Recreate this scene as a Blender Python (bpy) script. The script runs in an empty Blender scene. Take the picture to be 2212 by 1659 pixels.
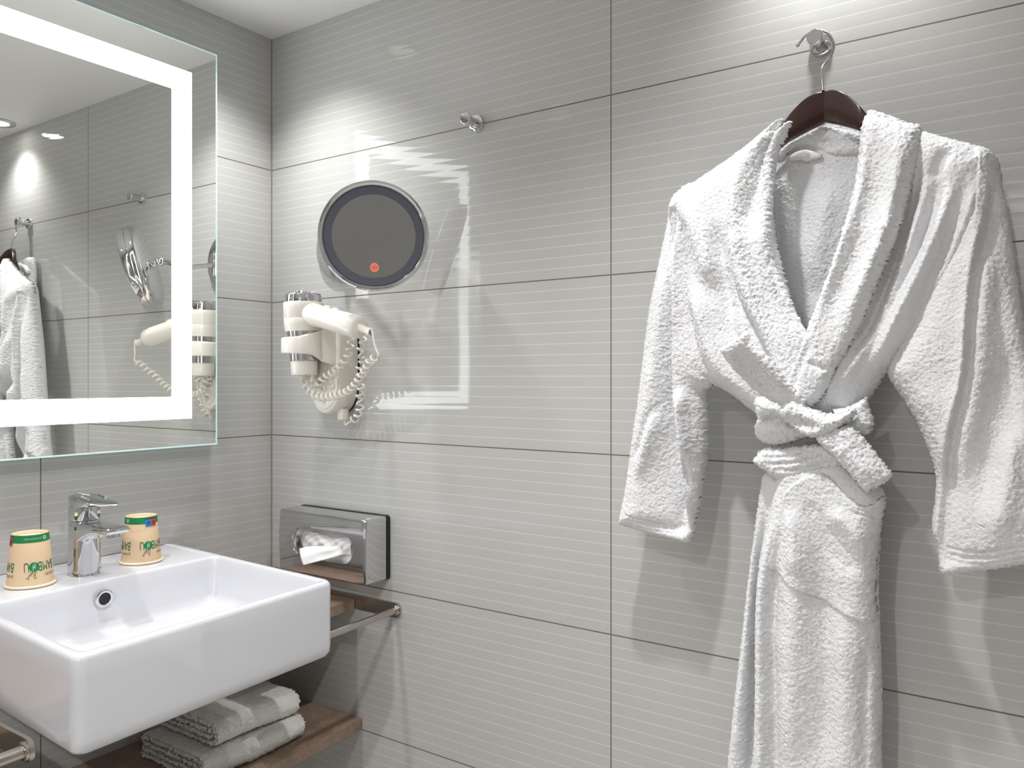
import bpy, bmesh, math, random
import numpy as np
from mathutils import Vector, Matrix

random.seed(7)
rng = np.random.default_rng(11)
S = bpy.context.scene
COL = S.collection
PI = math.pi

# ------------------------------------------------------------------ camera
F_PX, YAW, CY, CX = 1731.347, 0.5979396, 819.88, 1106.0
CAM = np.array([1.62425, -1.31772, 1.25786])
camd = bpy.data.cameras.new('camera')
cam = bpy.data.objects.new('camera', camd)
COL.objects.link(cam)
cam.location = CAM
cam.rotation_euler = (PI / 2, 0, YAW)
camd.sensor_width = 36.0
camd.lens = 36.0 * F_PX / 2212.0
camd.shift_y = -(829.5 - CY) / 2212.0
camd.clip_start = 0.02
S.camera = cam

# ------------------------------------------------------------------ world, exposure, lamps
W = bpy.data.worlds.new('world')
S.world = W
W.use_nodes = True
W.node_tree.nodes['Background'].inputs[0].default_value = (0.9, 0.93, 1.0, 1)
W.node_tree.nodes['Background'].inputs[1].default_value = 0.05
S.view_settings.view_transform = 'Standard'
S.view_settings.look = 'None'
S.view_settings.exposure = 0.19
S.view_settings.gamma = 1.0
S.view_settings.use_curve_mapping = False

CEIL = 2.1078
MIRROR_LED = 5.2
# ceiling downlights: x, y, watts
DOWNLIGHTS = [(1.345, -0.088, 9.0, 116, 14.0), (0.225, -0.235, 17.0, 118, 1.0), (0.32, -0.86, 22.0, 118, 1.0), (1.14, -0.60, 33.0, 124, 1.0), (1.30, -2.10, 92.0, 156, 1.0)]  # last entry is an unseen fill lamp added behind the camera


def lamp(kind, name, loc, energy, parent=None, **kw):
    d = bpy.data.lights.new(name, kind)
    d.energy = energy
    for k, v in kw.items():
        setattr(d, k, v)
    o = bpy.data.objects.new(name, d)
    COL.objects.link(o)
    o.location = loc
    if parent is not None:
        o.parent = parent
    return o


# ------------------------------------------------------------------ picture measure -> metres
FWD = np.array([-math.sin(YAW), math.cos(YAW), 0.0])
RGT = np.array([math.cos(YAW), math.sin(YAW), 0.0])


def ray(px, py):
    return FWD + (px - CX) / F_PX * RGT + np.array([0, 0, (CY - py) / F_PX])


def at_y(px, py, y):
    d = ray(px, py)
    return CAM + d * ((y - CAM[1]) / d[1])


def at_x(px, py, x):
    d = ray(px, py)
    return CAM + d * ((x - CAM[0]) / d[0])


# ------------------------------------------------------------------ materials
def lin(c):
    c = c / 255.0
    return c / 12.92 if c <= 0.04045 else ((c + 0.055) / 1.055) ** 2.4


def rgb(r, g, b):
    return (lin(r), lin(g), lin(b), 1)


def mat(name, col, rough=0.5, metal=0.0, spec=0.5, coat=0.0, emit=None, emit_s=0.0, sheen=0.0):
    m = bpy.data.materials.new(name)
    m.use_nodes = True
    b = m.node_tree.nodes['Principled BSDF']
    b.inputs['Base Color'].default_value = col
    b.inputs['Roughness'].default_value = rough
    b.inputs['Metallic'].default_value = metal
    b.inputs['Specular IOR Level'].default_value = spec
    b.inputs['Coat Weight'].default_value = coat
    b.inputs['Sheen Weight'].default_value = sheen
    if emit is not None:
        b.inputs['Emission Color'].default_value = emit
        b.inputs['Emission Strength'].default_value = emit_s
    return m


class NT:
    def __init__(s, m):
        s.t = m.node_tree
        s.b = s.t.nodes['Principled BSDF']

    def n(s, kind, **kw):
        o = s.t.nodes.new(kind)
        for k, v in kw.items():
            setattr(o, k, v)
        return o

    def l(s, a, b):
        s.t.links.new(a, b)

    def m(s, op, a, b=None, c=None):
        o = s.n('ShaderNodeMath', operation=op)
        for i, v in enumerate((a, b, c)):
            if v is None:
                continue
            if isinstance(v, (int, float)):
                o.inputs[i].default_value = v
            else:
                s.l(v, o.inputs[i])
        return o.outputs[0]

    def mix(s, fac, a, b):
        o = s.n('ShaderNodeMix', data_type='RGBA')
        s.l(fac, o.inputs['Factor']) if not isinstance(fac, float) else None
        for v, k in ((a, 6), (b, 7)):
            if isinstance(v, tuple):
                o.inputs[k].default_value = v
            else:
                s.l(v, o.inputs[k])
        return o.outputs[2]


TILE = 0.33


def tile_material(name, axis, joint0, jlen):
    """glossy grey-beige ceramic with pale horizontal lines, joints between courses"""
    m = mat(name, rgb(170, 166, 158), 0.06, spec=0.5)
    k = NT(m)
    g = k.n('ShaderNodeNewGeometry')
    sx = k.n('ShaderNodeSeparateXYZ')
    k.l(g.outputs['Position'], sx.inputs[0])
    u = sx.outputs[axis]
    z = sx.outputs[2]
    # course joints
    fz = k.m('FRACT', k.m('ADD', k.m('DIVIDE', k.m('SUBTRACT', z, 1.78), TILE), 20.0))       # 0..1 inside a course
    dj = k.m('MULTIPLY', k.m('MINIMUM', fz, k.m('SUBTRACT', 1.0, fz)), TILE)
    fu = k.m('FRACT', k.m('ADD', k.m('DIVIDE', k.m('SUBTRACT', u, joint0), jlen), 20.0))
    du = k.m('MULTIPLY', k.m('MINIMUM', fu, k.m('SUBTRACT', 1.0, fu)), jlen)
    dmin = k.m('MINIMUM', dj, du)
    joint = k.m('LESS_THAN', dmin, 0.0011)
    # pale lines, 16 to the course
    fs = k.m('FRACT', k.m('MULTIPLY', fz, 16.0))
    ds = k.m('MULTIPLY', k.m('ABSOLUTE', k.m('SUBTRACT', fs, 0.5)), TILE / 16)                # from strip centre
    line = k.m('MULTIPLY', k.m('GREATER_THAN', ds, TILE / 32 - 0.0009), k.m('GREATER_THAN', dj, 0.004))
    nz = k.n('ShaderNodeTexNoise')
    nz.inputs['Scale'].default_value = 2.2
    nz.inputs['Detail'].default_value = 3
    k.l(g.outputs['Position'], nz.inputs['Vector'])
    base = k.mix(nz.outputs[0], rgb(187, 187, 184), rgb(194, 194, 191))
    c1 = k.mix(line, base, rgb(208, 208, 205))
    c2 = k.mix(joint, c1, rgb(112, 98, 86))
    k.l(c2, k.b.inputs['Base Color'])
    k.l(k.m('ADD', k.m('MULTIPLY', joint, 0.6), 0.045), k.b.inputs['Roughness'])
    # strip pillow + soft waviness of the glaze
    h = k.m('MULTIPLY', k.m('MULTIPLY', ds, ds), -0.8)
    nw = k.n('ShaderNodeTexNoise')
    nw.inputs['Scale'].default_value = 9.0
    nw.inputs['Detail'].default_value = 1
    k.l(g.outputs['Position'], nw.inputs['Vector'])
    h = k.m('ADD', h, k.m('MULTIPLY', nw.outputs[0], 0.0002))
    h = k.m('SUBTRACT', h, k.m('MULTIPLY', joint, 0.0008))
    bp = k.n('ShaderNodeBump')
    bp.inputs['Strength'].default_value = 1.0
    bp.inputs['Distance'].default_value = 1.0
    k.l(h, bp.inputs['Height'])
    k.l(bp.outputs[0], k.b.inputs['Normal'])
    return m


def terry(name, col, scale=420.0, dist=0.0016):
    m = mat(name, col, 0.95, spec=0.1, sheen=0.25)
    k = NT(m)
    tc = k.n('ShaderNodeTexCoord')
    a = k.n('ShaderNodeTexNoise')
    a.inputs['Scale'].default_value = scale
    a.inputs['Detail'].default_value = 2
    k.l(tc.outputs['Object'], a.inputs['Vector'])
    bp = k.n('ShaderNodeBump')
    bp.inputs['Strength'].default_value = 0.9
    bp.inputs['Distance'].default_value = dist
    k.l(a.outputs[0], bp.inputs['Height'])
    k.l(bp.outputs[0], k.b.inputs['Normal'])
    return m


def laminate():
    m = mat('brown_laminate', rgb(120, 98, 82), 0.42)
    k = NT(m)
    tc = k.n('ShaderNodeTexCoord')
    a = k.n('ShaderNodeTexNoise')
    a.inputs['Scale'].default_value = 14
    a.inputs['Detail'].default_value = 8
    a.inputs['Roughness'].default_value = 0.65
    k.l(tc.outputs['Object'], a.inputs['Vector'])
    b = k.n('ShaderNodeTexNoise')
    b.inputs['Scale'].default_value = 160
    b.inputs['Detail'].default_value = 4
    k.l(tc.outputs['Object'], b.inputs['Vector'])
    f = k.m('ADD', k.m('MULTIPLY', a.outputs[0], 0.75), k.m('MULTIPLY', b.outputs[0], 0.45))
    r = k.n('ShaderNodeValToRGB')
    r.color_ramp.elements[0].position = 0.36
    r.color_ramp.elements[0].color = rgb(122, 98, 82)
    r.color_ramp.elements[1].position = 0.86
    r.color_ramp.elements[1].color = rgb(176, 154, 136)
    k.l(f, r.inputs[0])
    k.l(r.outputs[0], k.b.inputs['Base Color'])
    return m


def dark_wood():
    m = mat('dark_wood', rgb(46, 22, 18), 0.22, coat=0.5)
    k = NT(m)
    tc = k.n('ShaderNodeTexCoord')
    mp = k.n('ShaderNodeMapping')
    mp.inputs['Scale'].default_value = (18, 60, 160)
    k.l(tc.outputs['Object'], mp.inputs[0])
    a = k.n('ShaderNodeTexNoise')
    a.inputs['Scale'].default_value = 1.5
    a.inputs['Detail'].default_value = 5
    k.l(mp.outputs[0], a.inputs['Vector'])
    k.l(k.mix(a.outputs[0], rgb(34, 15, 13), rgb(66, 32, 25)), k.b.inputs['Base Color'])
    return m


M = {}
M['tile_r'] = tile_material('tile_right_wall', 0, 0.9465, 0.985)
M['tile_l'] = tile_material('tile_left_wall', 1, -0.5504, 0.985)
M['ceiling'] = mat('white_ceiling_paint', rgb(242, 242, 240), 0.55)
M['floor'] = mat('grey_floor_tile', rgb(204, 200, 194), 0.4)
M['ceramic'] = mat('white_ceramic', rgb(212, 213, 217), 0.05, coat=0.6)
M['chrome'] = mat('chrome', rgb(214, 214, 216), 0.04, 1.0)
M['dark_chrome'] = mat('dark_chrome', rgb(92, 90, 90), 0.06, 1.0)
M['steel'] = mat('brushed_steel', rgb(196, 190, 182), 0.22, 1.0)
M['mirror'] = mat('mirror_silver', (0.86, 0.87, 0.845, 1), 0.0, 1.0)
M['magnify'] = mat('shaving_mirror_silver', (0.72, 0.72, 0.72, 1), 0.01, 1.0)
M['led'] = mat('lit_frosted_glass', rgb(245, 245, 245), 0.4, emit=(0.98, 0.995, 1.0, 1), emit_s=MIRROR_LED)
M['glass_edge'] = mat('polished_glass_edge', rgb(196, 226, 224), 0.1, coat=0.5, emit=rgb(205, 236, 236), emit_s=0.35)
M['housing'] = mat('white_metal_housing', rgb(225, 225, 225), 0.5)
M['laminate'] = laminate()
M['edge_line'] = mat('light_edge', rgb(190, 172, 150), 0.4)
M['wood'] = dark_wood()
M['robe'] = terry('white_terry', rgb(238, 238, 239))
M['towel'] = terry('white_towelling', rgb(232, 230, 225))
M['label'] = mat('white_satin_label', rgb(240, 238, 236), 0.35)
M['cream'] = mat('cream_plastic', rgb(238, 234, 224), 0.22)
M['cream_grey'] = mat('pale_grey_plastic', rgb(222, 220, 210), 0.3)
M['black'] = mat('black_plastic', rgb(22, 22, 24), 0.35)
M['ring'] = mat('frosted_dark_ring', rgb(104, 106, 118), 0.3)
M['orange'] = mat('orange_lit_icon', rgb(240, 110, 80), 0.4, emit=rgb(255, 112, 80), emit_s=0.8)
M['paper'] = mat('kraft_paper', rgb(224, 196, 160), 0.6)
M['paper_in'] = mat('pale_paper_base', rgb(240, 222, 200), 0.6)
M['green'] = mat('green_print', rgb(20, 128, 72), 0.5)
M['dkgreen'] = mat('dark_green_print', rgb(34, 98, 58), 0.6)
M['blue'] = mat('blue_print', rgb(40, 130, 200), 0.5)
M['red'] = mat('red_print', rgb(205, 60, 54), 0.5)
M['ink'] = mat('dark_ink', rgb(60, 60, 66), 0.6)
M['white_print'] = mat('white_print', rgb(236, 236, 226), 0.5)
M['tissue'] = mat('white_tissue_paper', rgb(246, 246, 246), 0.9)
M['dark'] = mat('dark_hole', rgb(14, 14, 14), 0.4)
M['lens'] = mat('lit_lamp_lens', rgb(255, 255, 255), 0.3, emit=(1, 0.99, 0.97, 1), emit_s=14.0)
M['lens_soft'] = mat('frosted_lamp_lens', rgb(250, 250, 250), 0.4, emit=(1, 0.99, 0.97, 1), emit_s=1.2)
M['satin'] = mat('satin_nickel', rgb(190, 190, 190), 0.3, 0.6)
M['door'] = mat('grey_door_paint', rgb(150, 149, 147), 0.4)


# ------------------------------------------------------------------ building helpers
def thing(name, label, cat, loc=(0, 0, 0), group=None):
    o = bpy.data.objects.new(name, None)
    o.empty_display_size = 0.03
    COL.objects.link(o)
    o.location = loc
    o['label'] = label
    o['category'] = cat
    if group:
        o['group'] = group
    bpy.context.view_layer.update()
    return o


def tag(o, label, cat, group=None):
    o['label'] = label
    o['category'] = cat
    if group:
        o['group'] = group
    return o


def link(name, me, parent=None):
    """mesh given in world metres; stored relative to the parent's base"""
    o = bpy.data.objects.new(name, me)
    COL.objects.link(o)
    if parent is not None:
        bpy.context.view_layer.update()
        me.transform(parent.matrix_world.inverted())
        o.parent = parent
    return o


def smooth(me, ang=35):
    me.polygons.foreach_set('use_smooth', [True] * len(me.polygons))
    try:
        me.set_sharp_from_angle(angle=math.radians(ang))
    except Exception:
        pass


def obj(name, verts, faces, m, parent=None, ang=35, mats=None, fmat=None, flat=False):
    me = bpy.data.meshes.new(name)
    me.from_pydata([tuple(map(float, v)) for v in verts], [], faces)
    for x in (mats or [m]):
        me.materials.append(x)
    if fmat is not None:
        me.polygons.foreach_set('material_index', fmat)
    bm = bmesh.new()
    bm.from_mesh(me)
    bmesh.ops.recalc_face_normals(bm, faces=bm.faces)
    bm.to_mesh(me)
    bm.free()
    if not flat:
        smooth(me, ang)
    return link(name, me, parent)


class MB:
    def __init__(s):
        s.v, s.f, s.fm = [], [], []

    def add(s, v, f, mi=0):
        o = len(s.v)
        s.v += [tuple(x) for x in v]
        s.f += [tuple(i + o for i in q) for q in f]
        s.fm += [mi] * len(f)
        return s

    def build(s, name, mats, parent=None, ang=35, flat=False):
        mats = mats if isinstance(mats, list) else [mats]
        return obj(name, s.v, s.f, None, parent, ang, mats, s.fm, flat)


def g_box(lo, hi):
    x0, y0, z0 = lo
    x1, y1, z1 = hi
    v = [(x0, y0, z0), (x1, y0, z0), (x1, y1, z0), (x0, y1, z0), (x0, y0, z1), (x1, y0, z1), (x1, y1, z1), (x0, y1, z1)]
    f = [(0, 3, 2, 1), (4, 5, 6, 7), (0, 1, 5, 4), (1, 2, 6, 5), (2, 3, 7, 6), (3, 0, 4, 7)]
    return v, f


def box(name, lo, hi, m, parent=None, bevel=0.0, seg=2):
    v, f = g_box(lo, hi)
    me = bpy.data.meshes.new(name)
    me.from_pydata(v, [], f)
    me.materials.append(m)
    if bevel:
        bm = bmesh.new()
        bm.from_mesh(me)
        bmesh.ops.bevel(bm, geom=bm.edges[:], offset=bevel, segments=seg, affect='EDGES', profile=0.5)
        bm.to_mesh(me)
        bm.free()
        smooth(me)
    return link(name, me, parent)


def frame_of(d):
    d = Vector(d).normalized()
    up = Vector((0, 0, 1)) if abs(d.z) < 0.95 else Vector((1, 0, 0))
    a = up.cross(d).normalized()
    return a, d.cross(a).normalized(), d


def g_loops(loops, cap0=True, cap1=True):
    n = len(loops[0])
    v, f = [], []
    for L in loops:
        v += [tuple(p) for p in L]
    for i in range(len(loops) - 1):
        for j in range(n):
            k = (j + 1) % n
            f.append((i * n + j, i * n + k, (i + 1) * n + k, (i + 1) * n + j))
    if cap0:
        f.append(tuple(range(n))[::-1])
    if cap1:
        f.append(tuple(range((len(loops) - 1) * n, len(loops) * n)))
    return v, f


def g_lathe(c, d, prof, n=40):
    """prof: (along, radius) from point c in direction d"""
    a, b, d = frame_of(d)
    c = Vector(c)
    L = []
    for t, r in prof:
        r = max(r, 1e-5)
        L.append([c + d * t + a * (r * math.cos(2 * PI * i / n)) + b * (r * math.sin(2 * PI * i / n)) for i in range(n)])
    return g_loops(L)


def lathe(name, c, d, prof, m, parent=None, n=40, ang=35):
    v, f = g_lathe(c, d, prof, n)
    return obj(name, v, f, m, parent, ang)


def g_tube(pts, r, n=10, flat=None):
    """round tube along a polyline, parallel-transported"""
    P = [Vector(p) for p in pts]
    T = []
    for i in range(len(P)):
        a = P[max(i - 1, 0)]
        b = P[min(i + 1, len(P) - 1)]
        T.append((b - a).normalized())
    a0, b0, _ = frame_of(T[0])
    L = []
    u = a0
    for i, p in enumerate(P):
        u = (u - T[i] * u.dot(T[i])).normalized()
        w = T[i].cross(u)
        rr = r[i] if isinstance(r, (list, tuple)) else r
        L.append([p + u * (rr * math.cos(2 * PI * j / n)) + w * (rr * math.sin(2 * PI * j / n)) for j in range(n)])
    return g_loops(L)


def tube(name, pts, r, m, parent=None, n=10):
    v, f = g_tube(pts, r, n)
    return obj(name, v, f, m, parent, 60)


def spline(P, n=12, closed=False):
    """Catmull-Rom through points"""
    P = [np.array(p, float) for p in P]
    out = []
    N = len(P)
    rngi = range(N if closed else N - 1)
    for i in rngi:
        if closed:
            p0, p1, p2, p3 = P[(i - 1) % N], P[i], P[(i + 1) % N], P[(i + 2) % N]
        else:
            p1, p2 = P[i], P[i + 1]
            p0 = P[i - 1] if i > 0 else 2 * p1 - p2
            p3 = P[i + 2] if i + 2 < N else 2 * p2 - p1
        for k in range(n):
            t = k / n
            out.append(0.5 * ((2 * p1) + (-p0 + p2) * t + (2 * p0 - 5 * p1 + 4 * p2 - p3) * t * t + (-p0 + 3 * p1 - 3 * p2 + p3) * t ** 3))
    if not closed:
        out.append(P[-1])
    return out


def rrect(x0, x1, y0, y1, r, n=6):
    """rounded rectangle, counter-clockwise list of (x, y)"""
    out = []
    for cx, cy, a0 in ((x1 - r, y1 - r, 0), (x0 + r, y1 - r, 90), (x0 + r, y0 + r, 180), (x1 - r, y0 + r, 270)):
        for i in range(n + 1):
            a = math.radians(a0 + 90 * i / n)
            out.append((cx + r * math.cos(a), cy + r * math.sin(a)))
    return out


def text_geo(body, size, sx=1.0):
    """flat glyph outlines filled: (verts 2D, faces), centred on x, baseline 0"""
    cu = bpy.data.curves.new('glyphs', 'FONT')
    cu.body = body
    cu.size = size
    cu.align_x = 'CENTER'
    o = bpy.data.objects.new('glyphs', cu)
    me = o.to_mesh()
    v = [(q.co.x * sx, q.co.y) for q in me.vertices]
    f = [tuple(p.vertices) for p in me.polygons]
    o.to_mesh_clear()
    bpy.data.objects.remove(o)
    bpy.data.curves.remove(cu)
    return v, f


def struct(o):
    o['kind'] = 'structure'
    return o


# ------------------------------------------------------------------ the room
RX, RY = 2.45, -2.35
struct(box('wall_right', (0.0, 0.0, 0.0), (RX, 0.1, CEIL), M['tile_r']))
struct(box('wall_left', (-0.1, RY, 0.0), (0.0, 0.1, CEIL), M['tile_l']))
struct(box('wall_back', (0.0, RY - 0.1, 0.0), (RX, RY, CEIL), M['tile_r']))
struct(box('wall_far', (RX, RY - 0.1, 0.0), (RX + 0.1, 0.1, CEIL), M['tile_l']))
struct(box('floor', (-0.1, RY - 0.1, -0.1), (RX + 0.1, 0.1, 0.0), M['floor']))
struct(box('ceiling', (-0.1, RY - 0.1, CEIL), (RX + 0.1, 0.1, CEIL + 0.1), M['ceiling']))
# silicone bead in the corner
struct(box('trim_1', (0.0, -0.0022, 0.0), (0.0022, 0.0, CEIL), mat('corner_sealant', rgb(150, 136, 122), 0.6)))
# grey door in the wall away from the sink
dr = bpy.data.objects.new('door_1', None)
COL.objects.link(dr)
dr.location = (RX, -1.85, 0)
struct(dr)
struct(box('door_leaf', (RX - 0.03, -2.25, 0.0), (RX, -1.42, 2.00), M['door'], dr, 0.003))
struct(box('door_frame', (RX - 0.045, -1.42, 0.0), (RX, -1.34, 2.06), M['door'], dr, 0.003))


# ------------------------------------------------------------------ downlights
def downlight(x, y, w, cone, glow, label):
    t = thing('downlight', label, 'ceiling light', (x, y, CEIL), 'recessed round downlights in the ceiling')
    lathe('trim_ring', (x, y, CEIL), (0, 0, -1), [(0, 0.052), (0.004, 0.052), (0.0055, 0.049), (0.0055, 0.036), (0.002, 0.033), (0.0005, 0.033)], M['satin'], t)
    lathe('lens', (x, y, CEIL - 0.0008), (0, 0, -1), [(0, 0.0325), (0.0022, 0.032)], M['lens'] if glow > 5 else M['lens_soft'], t)
    l = lamp('SPOT', 'downlight_lamp', (0, 0, -0.012), w, t, spot_size=math.radians(cone), spot_blend=0.85, shadow_soft_size=0.025)
    l.data.color = (1.0, 0.992, 1.0)
    return t


DL = ['round recessed downlight above the bathrobe hook', 'round recessed downlight in the corner over the sink',
      'round recessed downlight over the left end of the sink', 'round recessed downlight at the back of the room, over its left side',
      'unseen downlight added behind the camera as fill for the walls and robe']
for (x, y, w, cone, glow), lb in zip(DOWNLIGHTS, DL):
    downlight(x, y, w, cone, glow, lb)

# ------------------------------------------------------------------ lit wall mirror
my0, my1, mz0, mz1 = -0.825, -0.186, 1.110, 1.998
t = thing('illuminated_mirror', 'large rectangular wall mirror with a glowing white band inside its edge', 'mirror', (0.0, (my0 + my1) / 2, mz0))
box('housing', (0.0, my0 + 0.03, mz0 + 0.03), (0.034, my1 - 0.03, mz1 - 0.03), M['housing'], t)
v, f = g_box((0.034, my0, mz0), (0.0395, my1, mz1))
me_mats = [M['glass_edge'], M['mirror']]
obj('mirror_glass', v, f, None, t, 30, me_mats, [0, 0, 0, 1, 0, 0], flat=True)
v = []
for dx, e in ((0.0394, 0.0), (0.0399, 0.0), (0.0400, 0.0028), (0.0394, 0.0030)):
    v += [(dx, my0 + e, mz0 + e), (dx, my1 - e, mz0 + e), (dx, my1 - e, mz1 - e), (dx, my0 + e, mz1 - e)]
f = []
for k in range(4):
    for i in range(4):
        j = (i + 1) % 4
        f.append((k * 4 + i, k * 4 + j, ((k + 1) % 4) * 4 + j, ((k + 1) % 4) * 4 + i))
obj('bevelled_edge', v, f, M['glass_edge'], t, flat=True)
b0, b1, bz0, bz1 = -0.757, -0.2505, 1.172, 1.9365
bw = 0.0485
q = []
for dx in (0.0394, 0.0402):
    q.append([(dx, b0, bz0), (dx, b1, bz0), (dx, b1, bz1), (dx, b0, bz1), (dx, b0 + bw, bz0 + bw), (dx, b1 - bw, bz0 + bw), (dx, b1 - bw, bz1 - bw), (dx, b0 + bw, bz1 - bw)])
v = q[0] + q[1]
f = []
for i in range(4):
    j = (i + 1) % 4
    f += [(8 + i, 8 + j, 12 + j, 12 + i), (i, 4 + i, 4 + j, j), (i, j, 8 + j, 8 + i), (4 + i, 12 + i, 12 + j, 4 + j)]
obj('light_band', v, f, M['led'], t, flat=True)

# ------------------------------------------------------------------ sink
SK = 0.045


def skew(x, y):
    return x + SK * max(0.0, -y - 0.268) * min(1.0, x / 0.5)


def skewy(x, y):
    return y - 0.06 * x


t = thing('wash_basin', 'white rectangular ceramic wall-hung sink below the lit mirror', 'sink', (0.0, -0.52, 0.758))
sy0, sy1, sx1 = -0.742, -0.268, 0.543


def sl(ix, iy, z, r, x0=0.0):
    return [(skew(x, y), skewy(x, y), z) for x, y in rrect(x0 + (ix if x0 else 0), sx1 - ix, sy0 + iy, sy1 - iy, r)]


def bl(x0, x1, y0, y1, z, r):
    return [(skew(x, y), skewy(x, y), z) for x, y in rrect(x0, x1, y0, y1, r)]


L = [sl(0.03, 0.03, 0.758, 0.02), sl(0.012, 0.012, 0.7585, 0.018), sl(0.005, 0.005, 0.7615, 0.018), sl(0.001, 0.001, 0.768, 0.018), sl(0.0, 0.0, 0.78, 0.018)]
for z in (0.80, 0.83, 0.86):
    L.append(sl(0, 0, z, 0.018))
L += [sl(0, 0, 0.8865, 0.018), sl(0.0015, 0.0015, 0.8915, 0.0175), sl(0.005, 0.005, 0.8945, 0.016), sl(0.010, 0.010, 0.8952, 0.014), sl(0.0135, 0.0135, 0.8943, 0.012)]
# ledge (tap bank) and bowl
ix0, ix1, iy0, iy1 = 0.188, sx1 - 0.0155, sy0 + 0.0155, sy1 - 0.0155
L += [bl(ix0 - 0.006, ix1 + 0.001, iy0 - 0.001, iy1 + 0.001, 0.8942, 0.016),
      bl(ix0 - 0.002, ix1, iy0, iy1, 0.893, 0.016), bl(ix0, ix1 - 0.001, iy0 + 0.001, iy1 - 0.001, 0.889, 0.017),
      bl(ix0 + 0.002, ix1 - 0.003, iy0 + 0.003, iy1 - 0.003, 0.870, 0.02), bl(ix0 + 0.006, ix1 - 0.008, iy0 + 0.008, iy1 - 0.008, 0.822, 0.024),
      bl(ix0 + 0.010, ix1 - 0.013, iy0 + 0.013, iy1 - 0.013, 0.811, 0.026), bl(ix0 + 0.018, ix1 - 0.022, iy0 + 0.022, iy1 - 0.022, 0.805, 0.028),
      bl(ix0 + 0.03, ix1 - 0.034, iy0 + 0.034, iy1 - 0.034, 0.803, 0.028), bl(ix0 + 0.13, ix1 - 0.13, iy0 + 0.2, iy1 - 0.2, 0.799, 0.02)]
v, f = g_loops(L)
obj('basin', v, f, M['ceramic'], t, 50)
oc = (0.1985, -0.536, 0.8625)
lathe('overflow_ring', oc, (1, 0, -0.06), [(0, 0.0168), (0.0035, 0.0165), (0.0048, 0.0145), (0.0045, 0.0112), (0.002, 0.0105), (0.0005, 0.0105)], M['chrome'], t)
lathe('overflow_hole', (oc[0] + 0.0005, oc[1], oc[2]), (1, 0, -0.06), [(0, 0.0108), (0.0015, 0.0106)], M['dark'], t)

# ------------------------------------------------------------------ tap
tx, ty, tz = 0.1155, -0.527, 0.8945
t = thing('basin_tap', 'chrome single-lever mixer tap standing on the sink between two paper cups', 'tap', (tx, ty, tz))


def sup(cx, cy, z, rx, ry, n=40, e=2.5):
    o = []
    for i in range(n):
        a = 2 * PI * i / n
        c, s = math.cos(a), math.sin(a)
        o.append((cx + rx * math.copysign(abs(c) ** (2 / e), c), cy + ry * math.copysign(abs(s) ** (2 / e), s), z))
    return o


L = [sup(tx, ty, tz, 0.0276, 0.0274), sup(tx, ty, tz + 0.003, 0.0273, 0.0271)]
for zz, rr in ((0.03, 0.0264), (0.06, 0.0260), (0.085, 0.0258), (0.0985, 0.0257), (0.1005, 0.0248)):
    L.append(sup(tx, ty, tz + zz, rr, rr * 0.985))
v, f = g_loops(L)
obj('body', v, f, M['chrome'], t, 50)
# spout: rectangular section leaving the body towards the bowl
L = []
for xx, zt, zb, hw, r in ((0.100, 0.0985, 0.050, 0.018, 0.006), (0.128, 0.0985, 0.060, 0.0222, 0.006), (0.150, 0.0985, 0.072, 0.0228, 0.006), (0.172, 0.0985, 0.0800, 0.0228, 0.006),
                          (0.195, 0.0985, 0.0830, 0.0225, 0.006), (0.215, 0.0985, 0.0845, 0.0220, 0.0055), (0.230, 0.0983, 0.0860, 0.0212, 0.005), (0.2350, 0.0975, 0.0885, 0.0195, 0.004), (0.2365, 0.0955, 0.0915, 0.016, 0.0018)):
    L.append([(xx, ty + a, tz + b) for a, b in rrect(-hw, hw, zb, zt, min(r, (zt - zb) / 2.05), 4)])
v, f = g_loops(L)
obj('spout', v, f, M['chrome'], t, 40)
lathe('aerator', (0.212, ty, tz + 0.0865), (0.12, 0, -1), [(0, 0.0125), (0.009, 0.0125), (0.0098, 0.0115), (0.0098, 0.009), (0.007, 0.009)], M['chrome'], t)
# lever cap
L = [sup(tx, ty, tz + 0.1015, 0.0250, 0.0248), sup(tx, ty, tz + 0.103, 0.0258, 0.0256), sup(tx, ty, tz + 0.126, 0.0256, 0.0254)]
v, f = g_loops(L)
obj('cartridge_cap', v, f, M['chrome'], t, 40)
# lever: flat rounded blade rising a little towards the front
N = 36
rows = []
for zoff, sc, dz0 in ((0.0, 0.90, -0.0195), (0.0, 0.965, -0.004), (0.0, 1.0, 0.0), (0.0, 0.985, 0.0035), (0.0, 0.94, 0.005)):
    row = []
    for i in range(N):
        a = 2 * PI * i / N
        c, s = math.cos(a), math.sin(a)
        if c > 0:
            x = 0.096 * abs(c) ** 0.62
            w = 0.0268 * (abs(s) ** 0.75)
        else:
            x = 0.0270 * c
            w = 0.0270 * abs(s)
        x *= sc
        y = math.copysign(w, s) * sc
        # thick near the body, thin blade at the tip
        k = min(1.0, max(0.0, (x - 0.016) / 0.028))
        zb = 0.139 + dz0 * (1 - 0.84 * k) - 0.006 * (x / 0.088) ** 2 * (1 if x > 0 else 0) + 0.0035 * math.cos(y / 0.03 * 1.4)
        row.append((tx + x, ty + y, tz + zb))
    rows.append(row)
v, f = g_loops(rows)
obj('lever', v, f, M['chrome'], t, 40)
sq = [(tx - 0.014 + 0.030 * i / 60, ty + 0.002 + 0.0022 * math.sin(i * 0.95) + 0.0008 * math.sin(i * 0.4), tz + 0.1478) for i in range(61)]
tube('engraved_script', sq, 0.0003, M['white_print'], t, 6)
tube('pull_rod', [(tx - 0.043, ty + 0.012, tz), (tx - 0.043, ty + 0.012, tz + 0.135)], 0.0022, M['chrome'], t)
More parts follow.
